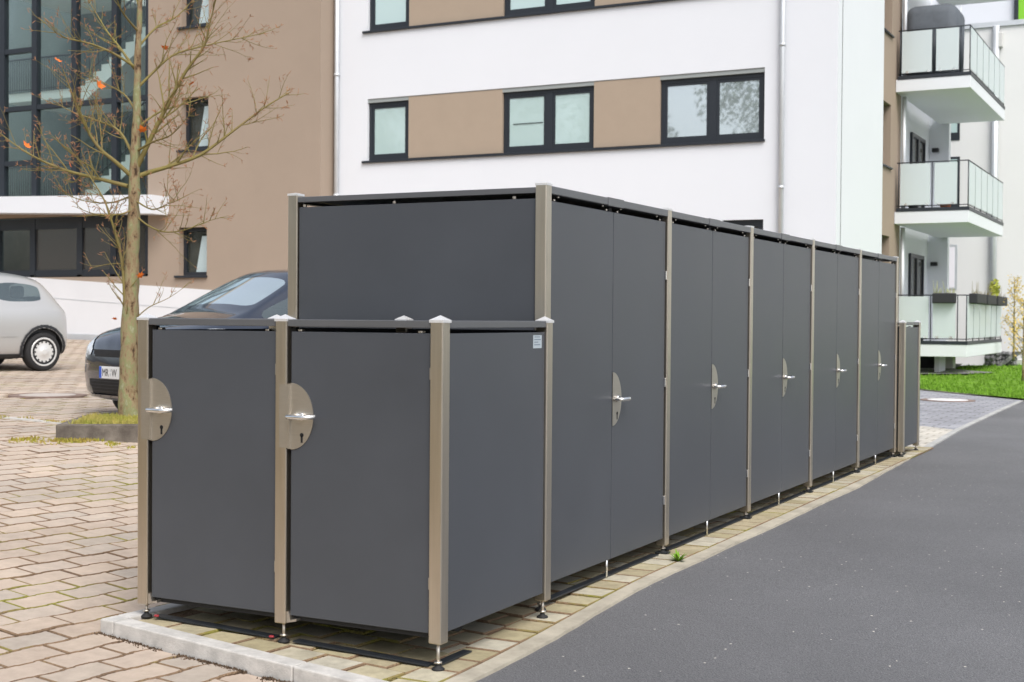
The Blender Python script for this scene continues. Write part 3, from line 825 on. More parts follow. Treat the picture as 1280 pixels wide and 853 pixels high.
# downpipes
def pipe(x, y, z0, z1, r=.05):
    bm = BM(); tube(bm, [(x, y, z0), (x, y, z1)], r, 14)
    for z in (z0 + 1.4, z0 + 3.9, z0 + 6.6):
        if z < z1: tube(bm, [(x, y, z), (x, y, z + .06)], r * 1.22, 14)
    return bpart('downpipe', bm, M['pipe'], smooth=False)
pipe(-4.80, YW - .07, -.1, TOP); pipe(-15.0, YW - .065, .1, TOP, .055)

# side face: white return, then brown with narrow windows
def side_face(name, x, y0, y1, z0, z1, holes, m, depth=.16):
    bm = BM()
    ys_ = sorted({y0, y1, *[h[0] for h in holes], *[h[1] for h in holes]}); zs_ = sorted({z0, z1, *[h[2] for h in holes], *[h[3] for h in holes]})
    inh = lambda a, z: any(h[0] < a < h[1] and h[2] < z < h[3] for h in holes)
    for a, b in zip(ys_, ys_[1:]):
        for c, d in zip(zs_, zs_[1:]):
            if not inh((a + b) / 2, (c + d) / 2):
                bm.faces.new([bm.verts.new(q) for q in ((x, a, c), (x, b, c), (x, b, d), (x, a, d))])
    for ya, yb, za, zb in holes:
        for p, q in (((ya, za), (yb, za)), ((yb, za), (yb, zb)), ((yb, zb), (ya, zb)), ((ya, zb), (ya, za))):
            bm.faces.new([bm.verts.new(q_) for q_ in ((x, p[0], p[1]), (x, q[0], q[1]), (x - depth, q[0], q[1]), (x - depth, p[0], p[1]))])
    bmesh.ops.remove_doubles(bm, verts=bm.verts[:], dist=.0005)
    return bpart(name, bm, m)
side_face('wall', XS, YW, 24.95, -.3, TOP, [], M['white'])
XBR = XS - .04
hol = [(25.02, 25.92, 4.66 + ST * k, 6.03 + ST * k) for k in (-1, 0, 1, 2)]
side_face('wall', XBR, 24.95, 27.0, -.3, TOP, hol, M['brown'], .22)
bm = BM(); box(bm, XBR - .02, XS, 24.949, 24.953, -.3, TOP); bpart('wall_return', bm, M['white'])
for a, b, c, d in hol:
    bm = BM(); x = XBR - .17
    box(bm, x - .06, x, a, a + .07, c, d); box(bm, x - .06, x, b - .07, b, c, d); box(bm, x - .06, x, a + .07, b - .07, c, c + .07); box(bm, x - .06, x, a + .07, b - .07, d - .07, d)
    W = bpart('window', bm, M['frame'])
    bm = BM(); box(bm, x - .035, x - .028, a + .07, b - .07, c + .07, d - .07); obj('pane', bm, M['darkpane'], W)
    bm = BM(); box(bm, XBR - .2, XBR + .05, a - .05, b + .05, c - .035, c - .002); obj('sill', bm, M['frame'], W)

# loggia wall behind the balconies: recessed face with a glazed door, then a return wall facing the road
XR, BY0, BY1 = -2.21, 26.37, 31.8
XREC = -4.05
bm = BM(); box(bm, XREC - .2, XREC, 27.0, 34.0, -.3, TOP); bpart('wall', bm, M['white'])
bm = BM(); box(bm, XREC - .2, XBR - .003, 26.96, 27.0, -.3, TOP); bpart('wall_return', bm, M['brown'])
bm = BM(); box(bm, XREC, -3.56, BY1 + .02, BY1 + .3, -.3, TOP - .01); bpart('wall', bm, M['white'])
def balcony(z0, low=False):
    bm = BM(); box(bm, XBR + .005 if not low else XBR + .005, XR, BY0, BY1, z0, z0 + .27, .006)
    B = bpart('balcony', bm, M['white'])
    zt = z0 + .27
    bm = BM(); box(bm, XBR + .05, XR + .012, BY0 - .012, BY0 + .05, zt + .002, zt + .075); box(bm, XR - .05, XR + .012, BY0 + .052, BY1, zt + .002, zt + .075)
    obj('edge_profile', bm, M['frame'], B)
    bm = BM(); top = zt + 1.08
    for x in (XBR + .09, -2.99, -2.42, XR - .02): tube(bm, [(x, BY0 + .02, zt + .05), (x, BY0 + .02, top)], .012, 8)
    n = 6
    for k in range(1, n + 1):
        y = BY0 + .02 + (BY1 - BY0 - .06) * k / n; tube(bm, [(XR - .02, y, zt + .05), (XR - .02, y, top)], .012, 8)
    tube(bm, [(XBR + .05, BY0 + .02, top), (XR - .02, BY0 + .02, top)], .013, 8); tube(bm, [(XR - .02, BY0 + .02, top), (XR - .02, BY1, top)], .013, 8)
    tube(bm, [(XBR + .05, BY0 + .02, zt + .12), (XR - .02, BY0 + .02, zt + .12)], .01, 8); tube(bm, [(XR - .02, BY0 + .02, zt + .12), (XR - .02, BY1, zt + .12)], .01, 8)
    obj('railing', bm, M['frame'], B)
    for x0, x1 in ((XBR + .13, -3.03), (-2.94, -2.46)):
        bm = BM(); box(bm, x0, x1, BY0 + .005, BY0 + .017, zt + .14, top - .03); obj('glass_panel', bm, M['frost'], B)
    for k in range(n):
        ya = BY0 + .02 + (BY1 - BY0 - .06) * k / n + .05; yb = BY0 + .02 + (BY1 - BY0 - .06) * (k + 1) / n - .05
        bm = BM(); box(bm, XR - .014, XR - .004, ya, yb, zt + .14, top - .03); obj('glass_panel', bm, M['frost'], B)
    bm = BM()
    for x in (XBR + .25, -3.1, -2.85, -2.55): box(bm, x - .03, x + .03, BY0 - .002, BY0 + .03, zt + .13, zt + .18, .004)
    obj('clamp', bm, M['bright'], B)
    # glazed door and wall lamp of this storey
    bm = BM(); x = XREC + .004
    ya, yb, zb = 29.3, 31.0, zt + 2.15
    box(bm, x, x + .06, ya, ya + .09, zt, zb); box(bm, x, x + .06, yb - .09, yb, zt, zb); box(bm, x, x + .06, (ya + yb) / 2 - .08, (ya + yb) / 2 + .08, zt, zb); box(bm, x, x + .06, ya + .09, (ya + yb) / 2 - .08, zb - .09, zb); box(bm, x, x + .06, (ya + yb) / 2 + .08, yb - .09, zb - .09, zb)
    D = bpart('balcony_door', bm, M['frame'])
    for p, q in ((ya + .09, (ya + yb) / 2 - .08), ((ya + yb) / 2 + .08, yb - .09)):
        bm = BM(); box(bm, x + .01, x + .02, p, q, zt + .02, zb - .09); obj('pane', bm, M['darkpane'], D)
    bm = BM(); box(bm, -3.96, -3.80, BY1 - .13, BY1 + .018, zt + 1.93, zt + 2.03, .01); bpart('wall_lamp', bm, M['lamp'])
    bm = BM(); tube(bm, [(XBR + .12, 26.75, zt), (XBR + .12, 26.75, zt + 2.6)], .05, 12); bpart('downpipe', bm, M['pipe'])
    return zt
zt_low = balcony(.53); zt_mid = balcony(3.46); zt_up = balcony(6.38)
bm = BM(); box(bm, XBR + .01, XR, BY0, BY1, 9.4, 9.67); bpart('balcony', bm, M['white'])
# plinth things under the lowest balcony
a_, b_ = at_y(1168, 455, 27.2), at_y(1174, 455, 27.2)
bm = BM(); box(bm, a_.x, b_.x, 27.2, 28.0, -.1, .528); bpart('pier', bm, M['white'])
a_, b_ = at_y(1176, 455, 29.2), at_y(1191, 455, 29.2)
bm = BM(); box(bm, a_.x, b_.x, 29.2, 29.6, -.1, .528); bpart('pier', bm, M['concrete'])
a_, b_ = at_y(1130, 455, 29.3), at_y(1169, 455, 29.3)
bm = BM(); box(bm, a_.x, b_.x, 29.3, 29.5, -.1, .525); bpart('opening_shade', bm, M['black'])  # plain black box, the shade under the balcony put into colour

# brown stair block at the left
gl = (-24.95 - 6, -20.10, 4.0, TOP - .5)
hb = [(-19.08, -18.27, 5.22 + ST * k - .02, 6.42 + ST * k) for k in (0, 1, 2)] + [(-19.14, -18.30, 2.25, 3.38)]
hb += [gl, (-31, -20.09, 2.24, 3.75)]
wall_with_holes_y('wall', YB, -34, XB, -.2, TOP, hb, .26, M['brown'])
bm = BM(); box(bm, XB - .02, XB, YB + .002, 22, 0, TOP); bpart('wall_return', bm, M['brown'])
# white plinth whose top follows the falling ground
bm = BM()
pl = [(-34, 2.86), (-23.58, 2.22), (-18.74, 1.94), (XB + .004, 1.72)]
for (x0, za), (x1, zb) in zip(pl, pl[1:]):
    vs_ = [bm.verts.new(q) for q in ((x0, YB - .03, 0), (x1, YB - .03, 0), (x1, YB - .03, zb), (x0, YB - .03, za), (x0, YB - .001, za), (x1, YB - .001, zb))]
    bm.faces.new(vs_[:4]); bm.faces.new((vs_[3], vs_[2], vs_[5], vs_[4]))
bpart('plinth', bm, M['plinth'])
bm = BM()
for (x0, za), (x1, zb) in zip(pl, pl[1:]): prism(bm, [(x0, YB - .034, za - .485), (x1, YB - .034, zb - .485), (x1, YB - .034, zb - .47), (x0, YB - .034, za - .47)], (0, .003, 0))
bpart('plinth_seam', bm, M['pipe'])
bm = BM(); 
for x0 in range(-34, -15, 2): prism(bm, [(x0, YB - .06, gz(x0) - .1), (x0 + 2, YB - .06, gz(x0 + 2) - .1), (x0 + 2, YB - .06, gz(x0 + 2) + .13), (x0, YB - .06, gz(x0) + .13)], (0, .027, 0))
bpart('base_strip', bm, M['pipe'])
for a, b, c, d in hb[:4]:
    x0, x1, y = a, b, YB + .17
    bm = BM(); f_ = .085
    box(bm, x0, x1, y, y + .07, c, c + f_); box(bm, x0, x1, y, y + .07, d - f_, d); box(bm, x0, x0 + f_, y, y + .068, c + f_, d - f_); box(bm, x1 - f_, x1, y, y + .068, c + f_, d - f_)
    W = bpart('window', bm, M['frame'])
    bm = BM(); box(bm, x0 + f_, x1 - f_, y + .03, y + .038, c + f_, d - f_); obj('pane', bm, M['clear'], W)
    bm = BM(); prism(bm, [(x0 + .34, y + .042, c + .06), (x1 - .03, y + .042, c + .06), (x1 - .03, y + .042, d - .2), (x0 + .52, y + .042, d - .2)], (0, .012, 0)); obj('curtain', bm, M['curtain'], W)
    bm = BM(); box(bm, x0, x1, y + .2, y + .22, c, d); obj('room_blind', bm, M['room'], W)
    bm = BM(); box(bm, x0 - .1, x1 + .02, YB - .06, YB + .2, c - .055, c - .003, .004); obj('sill', bm, M['frame'], W)
# stair glazing: frame grid with panes, hall with flights behind it
xsG = [-31, -28.5, -26.2, -25.0, -23.87, -22.52, -21.2, -20.12]
bm = BM()
for x in xsG: box(bm, x - .085, x + .085, YB + .02, YB + .17, 4.0, TOP - .5)
zT = [4.08, 5.14, 6.52, 7.98, 9.4, 10.9, 12.6]
for z in zT:
    for a, b in zip(xsG, xsG[1:]):
        if z == 5.14 and a > -24: continue
        if z == 7.98 and a > -23.9: continue
        box(bm, a + .085, b - .085, YB + .03, YB + .16, z - .06, z + .06)
gz_ = bpart('stair_glazing', bm, M['frame'])
for a, b in zip(xsG, xsG[1:]):
    bm = BM(); box(bm, a + .085, b - .085, YB + .09, YB + .10, 4.1, TOP - .5); obj('pane', bm, M['clear'], gz_)
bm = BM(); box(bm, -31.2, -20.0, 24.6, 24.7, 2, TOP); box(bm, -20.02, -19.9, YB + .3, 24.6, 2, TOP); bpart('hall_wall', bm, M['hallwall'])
YH = 22.0
bm = BM(); bm2 = BM(); bm3 = BM()
def baluster_run(p, q, n, h=.9):
    p, q = Vector(p), Vector(q)
    for k in range(n + 1):
        o = p.lerp(q, k / n); tube(bm2, [o, o + Vector((0, 0, h))], .014, 5)
    tube(bm2, [p + Vector((0, 0, h)), q + Vector((0, 0, h))], .028, 6); tube(bm2, [p + Vector((0, 0, .08)), q + Vector((0, 0, .08))], .018, 6)
for k in (-1, 0, 1):
    dz = ST * k
    a = at_y(97, 116, YH); b = at_y(188, 33, YH); a.z += dz; b.z += dz
    n = 9; 
    # sawtooth flight
    poly = []
    for s in range(n):
        p = a.lerp(b, s / n); q = a.lerp(b, (s + 1) / n)
        poly += [Vector((p.x, YH, p.z)), Vector((p.x, YH, q.z))]
    poly += [Vector((b.x, YH, b.z)), Vector((b.x + .1, YH, b.z - .28)), Vector((a.x + .1, YH, a.z - .32)), Vector((a.x - .05, YH, a.z - .2))]
    prism(bm, poly, (0, 1.1, 0))
    baluster_run(a + Vector((0, -.05, .15)), b + Vector((0, -.05, .15)), 16)
    l0 = at_y(6, 125, YH); l1 = at_y(98, 118, YH)
    box(bm, -26.5, l1.x, YH, YH + 2.5, l0.z + dz - .1, l0.z + dz + .14)
    baluster_run((-26.4, YH - .04, l0.z + dz + .12), (l1.x, YH - .04, l0.z + dz + .12), 30)
bpart('stair_flight', bm, M['stairwhite']); bpart('stair_railing', bm2, M['frame'])
# white entrance canopy and dark glazed band below it
bm = BM(); prism(bm, [at_y(-320, 250, 19.85), at_y(189, 243.5, 19.85), at_y(189, 267, 19.85), at_y(-320, 265, 19.85)], (0, .6, 0)); bpart('canopy', bm, M['white'])
xsL = [-31, -28, -25.2, -23.95, -22.35, -21.25, -20.13]
bm = BM()
for x in xsL: box(bm, x - .09, x + .09, YB + .05, YB + .2, 2.3, 3.72)
for a, b in zip(xsL, xsL[1:]): box(bm, a + .09, b - .09, YB + .06, YB + .19, 2.26, 2.42); box(bm, a + .09, b - .09, YB + .06, YB + .19, 3.45, 3.72)
lw_ = bpart('lower_glazing', bm, M['frame'])
for k, (a, b) in enumerate(zip(xsL, xsL[1:])):
    bm = BM(); box(bm, a + .09, b - .09, YB + .1, YB + .108, 2.42, 3.45); obj('pane', bm, M['darkpane'] if k != 2 else M['clear'], lw_)
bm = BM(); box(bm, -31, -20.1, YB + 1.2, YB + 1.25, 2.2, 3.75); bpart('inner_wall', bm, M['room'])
bm = BM(); tube(bm, [(-24.35, YB + .5, 2.3), (-24.35, YB + .5, 3.7)], .05, 10); bpart('inner_column', bm, M['stairwhite'])
# rest of the volume so nothing is open from the side
bm = BM(); box(bm, -19.9, XS - .3, YW + 6, YW + 12, -.3, TOP - .05); bpart('rear_volume', bm, M['white'])
bm = BM(); box(bm, -19.9, XS - .01, YW + .2, YW + 12, TOP - .02, TOP + .1); bpart('roof', bm, M['concrete'])

# ------------------------------------------------------------------ things on the balconies
def window_box(x0, x1, y0, y1, z, label):
    r = empty('planter_box', ((x0 + x1) / 2, (y0 + y1) / 2, z), label, 'planter', 'planters on the lowest balcony')
    bm = BM(); box(bm, x0, x1, y0, y1, z, z + .22, .02, 2)
    rn = random.Random(int(x0 * 100 + y0 * 10))
    obj('box', bm, M['planter'], r)
    bm = BM()
    for k in range(26):
        px, py = rn.uniform(x0 + .03, x1 - .03), rn.uniform(y0 + .03, y1 - .03); hh = rn.uniform(.03, .14) if k > 3 else .3
        tube(bm, [(px, py, z + .2), (px + rn.gauss(0, .02), py + rn.gauss(0, .02), z + .2 + hh)], [.006, .002], 4)
    obj('plant', bm, M['balcony_leaf'] if label.startswith('dark planter box hung on the front') else M['twig'], r)
zr = zt_low + 1.0
window_box(-2.93, -2.44, BY0 - .17, BY0 - .005, zr - .1, 'dark planter box hung on the front rail of the lowest balcony')
for k, (ya, yb, t) in enumerate(((26.6, 28.0, 'first'), (28.2, 29.6, 'middle'), (29.9, 31.5, 'farthest'))):
    window_box(XR - .01, XR + .17, ya, yb, zr - .1, '%s dark planter box on the side rail of the lowest balcony, counted from the road' % t)
def leaf_cloud(bm, c, rx, ry, rz, n, s, rn):
    for _ in range(n):
        d = Vector((rn.gauss(0, 1), rn.gauss(0, 1), rn.gauss(0, 1))).normalized() * (rn.random() ** .4)
        p = Vector(c) + Vector((d.x * rx, d.y * ry, d.z * rz))
        a = Vector((rn.gauss(0, 1), rn.gauss(0, 1), rn.gauss(0, 1))).normalized(); b = a.orthogonal().normalized()
        ss = s * rn.uniform(.6, 1.3); cc = a.cross(b)
        bm.faces.new([bm.verts.new(p + b * ss), bm.verts.new(p + cc * ss * .5), bm.verts.new(p - b * ss), bm.verts.new(p - cc * ss * .5)])
rn = random.Random(21)
bm = BM(); leaf_cloud(bm, (XR + .08, 29.9, zr + .3), .12, .32, .24, 260, .045, rn)
obj('balcony_shrub', bm, M['balcony_leaf'], norm=False, label='yellow green bushy plant growing from a planter on the lowest balcony', cat='plant')
bm = BM(); lathe(bm, [(.09, 0), (.13, .16), (.14, .17), (.14, .2), (.12, .2), (.11, .17)], 20, Matrix.Translation((-2.75, BY0 + .3, zt_mid + .012)))
obj('flower_pot', bm, M['terracotta'], label='orange terracotta pot behind the right glass panel of the middle balcony', cat='flower pot', group='pots on the middle balcony')
bm = BM(); lathe(bm, [(.07, 0), (.10, .12), (.11, .13), (.11, .15), (.09, .15)], 20, Matrix.Translation((-3.45, BY0 + .3, zt_mid + .012)))
obj('flower_pot', bm, M['planter'], label='small dark pot behind the left glass panel of the middle balcony', cat='flower pot', group='pots on the middle balcony')
# covered garden furniture on the top balcony
c0 = at_y(1133, 70, BY0 + .55); c1 = at_y(1198, 70, BY0 + .55); ztop = at_y(1165, 9, BY0 + .55).z
bm = BM(); box(bm, c0.x, c1.x, BY0 + .25, BY0 + 1.5, zt_up + .02, ztop + .02, .22, 5)
for v in bm.verts:
    v.co.x += .03 * noise.noise((v.co.z * 3, v.co.y * 2, 1)); v.co.z -= .12 * max(0, (v.co.x - c1.x + .6)) * 0
obj('furniture_cover', bm, M['cover'], smooth=True, label='rounded grey cover over furniture on the top balcony', cat='furniture cover')

# ------------------------------------------------------------------ light grey house at the right
YG = 36.0
gb = empty('grey_apartment_house', (4, YG, 0), 'pale grey rendered house with a set back white top floor behind the balconies', 'building')
zp = at_y(1254, 33, YG).z
bm = BM(); box(bm, -9, 18, YG, YG + 9, -.5, zp); obj('wall', bm, M['grey_render'], gb)
bm = BM(); box(bm, -9.05, 18.05, YG - .06, YG + 9, zp + .002, zp + .14); obj('parapet', bm, M['pipe'], gb)
bm = BM(); box(bm, -9, 18, YG + 2.2, YG + 9, zp + .14, zp + 3.2); obj('top_floor', bm, M['white'], gb)
p = at_y(1268, 10, YG + 2.15); q = at_y(1300, 10, YG + 2.15)
bm = BM(); box(bm, p.x + .12, q.x, YG + 2.1, YG + 2.2, zp + .15, zp + 2.6); obj('green_panel', bm, M['green'], gb)
bm = BM(); box(bm, p.x, p.x + .118, YG + 2.08, YG + 2.2, zp + .15, zp + 2.6); obj('window_frame', bm, M['frame'], gb)
bm = BM(); 
for x in range(-8, 18, 2): tube(bm, [(x, YG + .1, zp + .14), (x, YG + .1, zp + .75)], .02, 6)
tube(bm, [(-9, YG + .1, zp + .75), (18, YG + .1, zp + .75)], .02, 6); obj('railing', bm, M['pipe'], gb)
pp = at_y(1244, 200, YG); bm = BM(); tube(bm, [(pp.x, YG - .1, -.2), (pp.x, YG - .1, zp)], .09, 12); obj('downpipe', bm, M['pipe'], gb)
for (x0, y0, x1, y1, dark) in ((1187, 150, 1200, 176, 1), (1187, 196, 1200, 262, 1), (1182, 306, 1197, 362, 0)):
    a = at_y(x0, y1, YG); b = at_y(x1, y0, YG)
    bm = BM(); box(bm, a.x - .4, b.x, YG - .02, YG + .002, a.z, b.z); W = obj('window', bm, M['frame'] if dark else M['pipe'], gb)
    bm = BM(); box(bm, a.x - .3, b.x - .07, YG - .027, YG - .021, a.z + (.22 if dark else .05), b.z - .07); obj('pane', bm, M['blind'] if dark else M['curtain'], W)
bm = BM(); a = at_y(1262, 20, YG - .05)
bm = BM(); b1 = at_y(1248, 42, YG); b2 = at_y(1254, 60, YG); box(bm, b1.x, b2.x, YG - .16, YG - .001, b2.z, b1.z, .02); obj('vent_hood', bm, M['concrete'], gb)
# gabion wall along the path
bm = BM(); rnd = random.Random(4)
for i in range(46):
    for j in range(4):
        for k in range(2):
            c = Vector((-1.2 + i * .2 + rnd.uniform(-.04, .04), 34.25 + k * .2 - (i * .2) * .175, .12 + j * .16 + rnd.uniform(-.02, .02)))
            bmesh.ops.create_icosphere(bm, subdivisions=1, radius=.125, matrix=Matrix.Translation(c) @ Matrix.Rotation(rnd.uniform(0, 6), 4, 'X') @ Matrix.Diagonal((rnd.uniform(.8, 1.2), rnd.uniform(.8, 1.2), rnd.uniform(.6, .95), 1)))
obj('stone_wall', bm, M['stone'], label='low dark wall of rough stones beside the pale house', cat='wall')
bm = BM(); rnd = random.Random(14)
for i in range(6):
    for j in range(4):
        c = Vector((-2.6 + i * .13, 32.2 + rnd.uniform(-.05, .05), .12 + j * .12)); 
        if j * .12 > .5 - i * .02: continue
        bmesh.ops.create_icosphere(bm, subdivisions=1, radius=.09, matrix=Matrix.Translation(c) @ Matrix.Rotation(rnd.uniform(0, 6), 4, 'X'))
prism(bm, [(-2.45, 31.95, .08), (-2.3, 31.95, .08), (-1.75, 31.95, .55), (-1.9, 31.95, .55)], (0, .4, 0))
obj('retaining_wall', bm, M['stone'], label='short stone retaining wall with a sloping concrete edge beneath the lowest balcony', cat='wall')

# ------------------------------------------------------------------ manhole covers
mx, my = -9.05, 6.76; mz = gz(mx) + .006
t = empty('manhole_cover', (mx, my, mz), 'round iron rimmed manhole cover in the brown car park paving', 'manhole cover')
bm = BM(); disc(bm, (mx, my), .42, mz - .02, mz + .004); obj('rim', bm, M['cover_iron'], t)
bm = BM(); disc(bm, (mx, my), .30, mz, mz + .007); obj('lid', bm, M['cover_fill'], t)
mx, my, mz = -1.215, 18.07, .05
t = empty('manhole_cover', (mx, my, mz), 'pale round manhole cover in the slate grey paving before the lawn', 'manhole cover')
bm = BM(); disc(bm, (mx, my), .42, mz - .01, mz + .006); obj('rim', bm, M['cover_iron'], t)
bm = BM(); disc(bm, (mx, my), .31, mz, mz + .009); obj('lid', bm, M['cover_pale'], t)

# ------------------------------------------------------------------ tree island with dry grass

ZI = gz(-5.7) + .02
kt = empty('island_kerb', (IA.x, IA.y, ZI), 'weathered brown kerb round the planted tree island in the car park', 'kerb')
def ik(u0, u1, v0, v1):
    bm = BM(); c = IA + IU * ((u0 + u1) / 2) + IV * ((v0 + v1) / 2)
    obox(bm, c + Vector((0, 0, ZI - .06)), IU, IV, up, (u1 - u0) / 2 - .003, (v1 - v0) / 2 - .003, .15, .012)
    for v in bm.verts: v.co += Vector((0, 0, .006 * noise.noise(v.co * 3)))
    obj('kerb_stone', bm, M['island_kerb'], kt)
for k in range(4): ik(k * 1.0, k + 1.0, 0, .09)
ik(0, .09, .09, .62); ik(0, .09, .62, 1.15)
for k in range(4): ik(.09 + k, 1.09 + k, 1.06, 1.15)
bm = BM(); g = []
for i in range(21):
    row = []
    for j in range(9):
        p = IA + IU * (.06 + i * .19) + IV * (.06 + j * .13)
        e_ = min(j, 8 - j, i) ; row.append(bm.verts.new((p.x, p.y, ZI + .055 + .035 * min(1, e_ / 2) + .015 * noise.noise((p.x * 2, p.y * 2, 0)))))
    g.append(row)
for i in range(20):
    for j in range(8): bm.faces.new((g[i][j], g[i + 1][j], g[i + 1][j + 1], g[i][j + 1]))
struct('island_ground', bm, M['moss'])
rnd = random.Random(8)
pts = [IA + IU * rnd.uniform(.1, 1.6) + IV * rnd.uniform(.1, 1.05) + Vector((0, 0, ZI + .075)) for _ in range(2600)]
grass_tufts('island_grass', 'short yellow green grass on the tree island', pts, .045, M['drygrass'], rnd, wd=.004)
# moss and weeds in the joints along the island and the row beside it
pts = []
for _ in range(1500):
    p = IA + IU * rnd.uniform(-.3, 1.3) + IV * (-abs(rnd.gauss(0, .13)) - .005)
    if noise.noise((p.x * 5, p.y * 5, 2)) > .02 + rnd.gauss(0, .12): pts.append((p.x, p.y, gz(p.x)))
for _ in range(520):
    x = rnd.uniform(-9, -6.2); y = 4.36 + (x + 6.1) * -.07 + rnd.gauss(0, .05)
    if noise.noise((x * 2.2, y * 2, 5)) > .0: pts.append((x, y, gz(x)))
grass_tufts('joint_weeds', 'yellow green moss and weeds in the paving joints', pts, .025, M['moss'], rnd, wd=.006)
rnd = random.Random(12); pts = []
for _ in range(620):
    u = rnd.uniform(.0, 1.6)
    if noise.noise((u * 6, 1, 1)) > -.2: pts.append(K0 + KU * u + KV * (-.004 - abs(rnd.gauss(0, .006))) + Vector((0, 0, gz((K0 + KU * u).x) - .004)))
grass_tufts('kerb_moss', 'dark brown moss crumbs along the foot of the pale front kerb', pts, .013, M['dirt_moss'], rnd, wd=.006)
bm = BM()
for k in range(7):
    x0, x1 = -6.15 - k * .5, -6.15 - (k + 1) * .5 + .012
    y0, y1 = 4.33 - (x0 + 6.1) * .06, 4.33 - (x1 + 6.1) * .06
    prism(bm, [(x0, y0, gz(x0) - .05), (x1, y1, gz(x1) - .05), (x1, y1 + .1, gz(x1) - .05), (x0, y0 + .1, gz(x0) - .05)], (0, 0, .058))
struct('flush_kerb', bm, M['kerb'])
# a weed at the foot of the tall row
rnd = random.Random(2); bm = BM()
for k in range(46):
    a = rnd.uniform(0, 6.28); l = rnd.uniform(.02, .055); c = Vector((.066, 2.33, lane_z(2.3))); d = Vector((math.cos(a), math.sin(a), rnd.uniform(.2, 1.1)))
    s_ = d.cross(up).normalized() * .008; bm.faces.new([bm.verts.new(q) for q in (c, c + d * l * .5 + s_, c + d * l, c + d * l * .5 - s_)])
obj('weed', bm, M['grass'], norm=False, label='small green weed in the joint beside the tall bin enclosure', cat='weed')

# ------------------------------------------------------------------ the bare young tree
TD = 11.74
tr = empty('street_tree', at_d(163, 521, TD), 'nearly leafless young tree with mossy trunk on the island, a few orange leaves left', 'tree')
bm = BM()
tp = [(163, 528, .125), (162, 515, .105), (161, 480, .092), (163, 400, .078), (165, 330, .066), (167, 280, .060), (168, 215, .050), (171, 150, .039), (172, 80, .031), (174, 30, .025), (177, -40, .018), (178, -110, .01)]
pts = [at_d(a, b, TD) for a, b, r_ in tp]
def smooth_path(P, Rr, sub=5):
    out, ro = [], []
    for i in range(len(P) - 1):
        p0, p1, p2, p3 = P[max(0, i - 1)], P[i], P[i + 1], P[min(len(P) - 1, i + 2)]
        for s in range(sub):
            t = s / sub
            out.append(.5 * ((2 * p1) + (p2 - p0) * t + (2 * p0 - 5 * p1 + 4 * p2 - p3) * t * t + (3 * p1 - p0 - 3 * p2 + p3) * t ** 3))
            ro.append(Rr[i] + (Rr[i + 1] - Rr[i]) * t)
    out.append(P[-1]); ro.append(Rr[-1]); return out, ro
P_, R_ = smooth_path(pts, [t[2] for t in tp])
R_ = [.92 * r_ * (1 + .10 * noise.noise((0, 0, k * .7))) for k, r_ in enumerate(R_)]
tube(bm, P_, R_, 16)
for v in bm.verts: v.co += Vector((noise.noise(v.co * 9), noise.noise(v.co * 9 + Vector((5, 0, 0))), 0)) * .011
obj('trunk', bm, M['bark'], tr, smooth=True)
rt_ = random.Random(17)
bmt, bmb = BM(), BM()
def rv(s): return Vector((rt_.gauss(0, s), rt_.gauss(0, s), rt_.gauss(0, s)))
def bud(p, d):
    for _ in range(rt_.choice((1, 1, 2, 3))):
        q = (d + rv(.55)).normalized() * rt_.uniform(.015, .05)
        tube(bmb, [p, p + q * .6, p + q], [.0022, .0026, .0009], 4, cap=False)
def shoot(p, d, L, r0, lvl):
    n = max(3, int(L / .07)); P = [p]; dd = d.normalized()
    for k in range(n):
        dd = (dd + rv(.10) + Vector((0, 0, .045))).normalized(); P.append(P[-1] + dd * (L / n))
    Rr = [r0 * (1 - .65 * k / n) for k in range(n + 1)]
    tube(bmt, P, Rr, 5 if lvl else 6, cap=False)
    bud(P[-1], dd)
    if lvl > 0:
        m_ = max(1, int(L / (.115 if lvl > 1 else .08)))
        for k in range(m_):
            t = (k + rt_.uniform(.3, .9)) / m_
            i = min(n - 1, int(t * n)); a = (P[i + 1] - P[i]).normalized()
            sd_ = a.cross(rv(1)).normalized()
            shoot(P[i], a * .75 + sd_ * .8 + Vector((0, 0, .15)), L * rt_.uniform(.22, .48) * (1.1 - t * .6), Rr[i] * .6, lvl - 1)
    else:
        for k in range(1, n):
            if rt_.random() < .4: bud(P[k], (P[k + 1] - P[k]).normalized() + rv(.5))
def limb(px, dd, r0, side=1.0):
    m_ = len(px); P = [at_d(a, b, TD + dd * (k / (m_ - 1)) ** 1.1) for k, (a, b) in enumerate(px)]
    Pp, Rr = smooth_path(P, [r0 * .78 * (1 - .84 * k / (m_ - 1)) for k in range(m_)], 4)
    tube(bmt, Pp, Rr, 8, cap=False); bud(Pp[-1], (Pp[-1] - Pp[-2]).normalized())
    L = sum((b - a).length for a, b in zip(Pp, Pp[1:])); acc = 0; nxt = .22
    for i in range(1, len(Pp) - 1):
        acc += (Pp[i] - Pp[i - 1]).length
        while acc > nxt:
            nxt += rt_.uniform(.035, .085) / side
            a = (Pp[i + 1] - Pp[i]).normalized(); sd_ = a.cross(rv(1)).normalized(); t = acc / L
            shoot(Pp[i], a * .8 + sd_ * .75 + Vector((0, 0, .2)), rt_.uniform(.16, .55) * (1.15 - .55 * t) * min(1, L / 1.1), max(.0035, Rr[i] * .5), 1 if rt_.random() < .6 else 2)
limb([(169, 222), (185, 216), (212, 208), (250, 194), (290, 165), (330, 135), (362, 116)], .3, .030)
limb([(171, 210), (190, 170), (210, 130), (232, 90), (255, 58), (262, 30), (271, -5)], -.35, .030)
limb([(163, 219), (145, 203), (122, 183), (103, 150), (88, 112), (78, 85)], -.4, .027)
limb([(160, 233), (125, 224), (85, 214), (50, 200), (20, 182), (-8, 160)], .35, .024)
limb([(168, 86), (150, 60), (133, 38), (108, -4)], .5, .018)
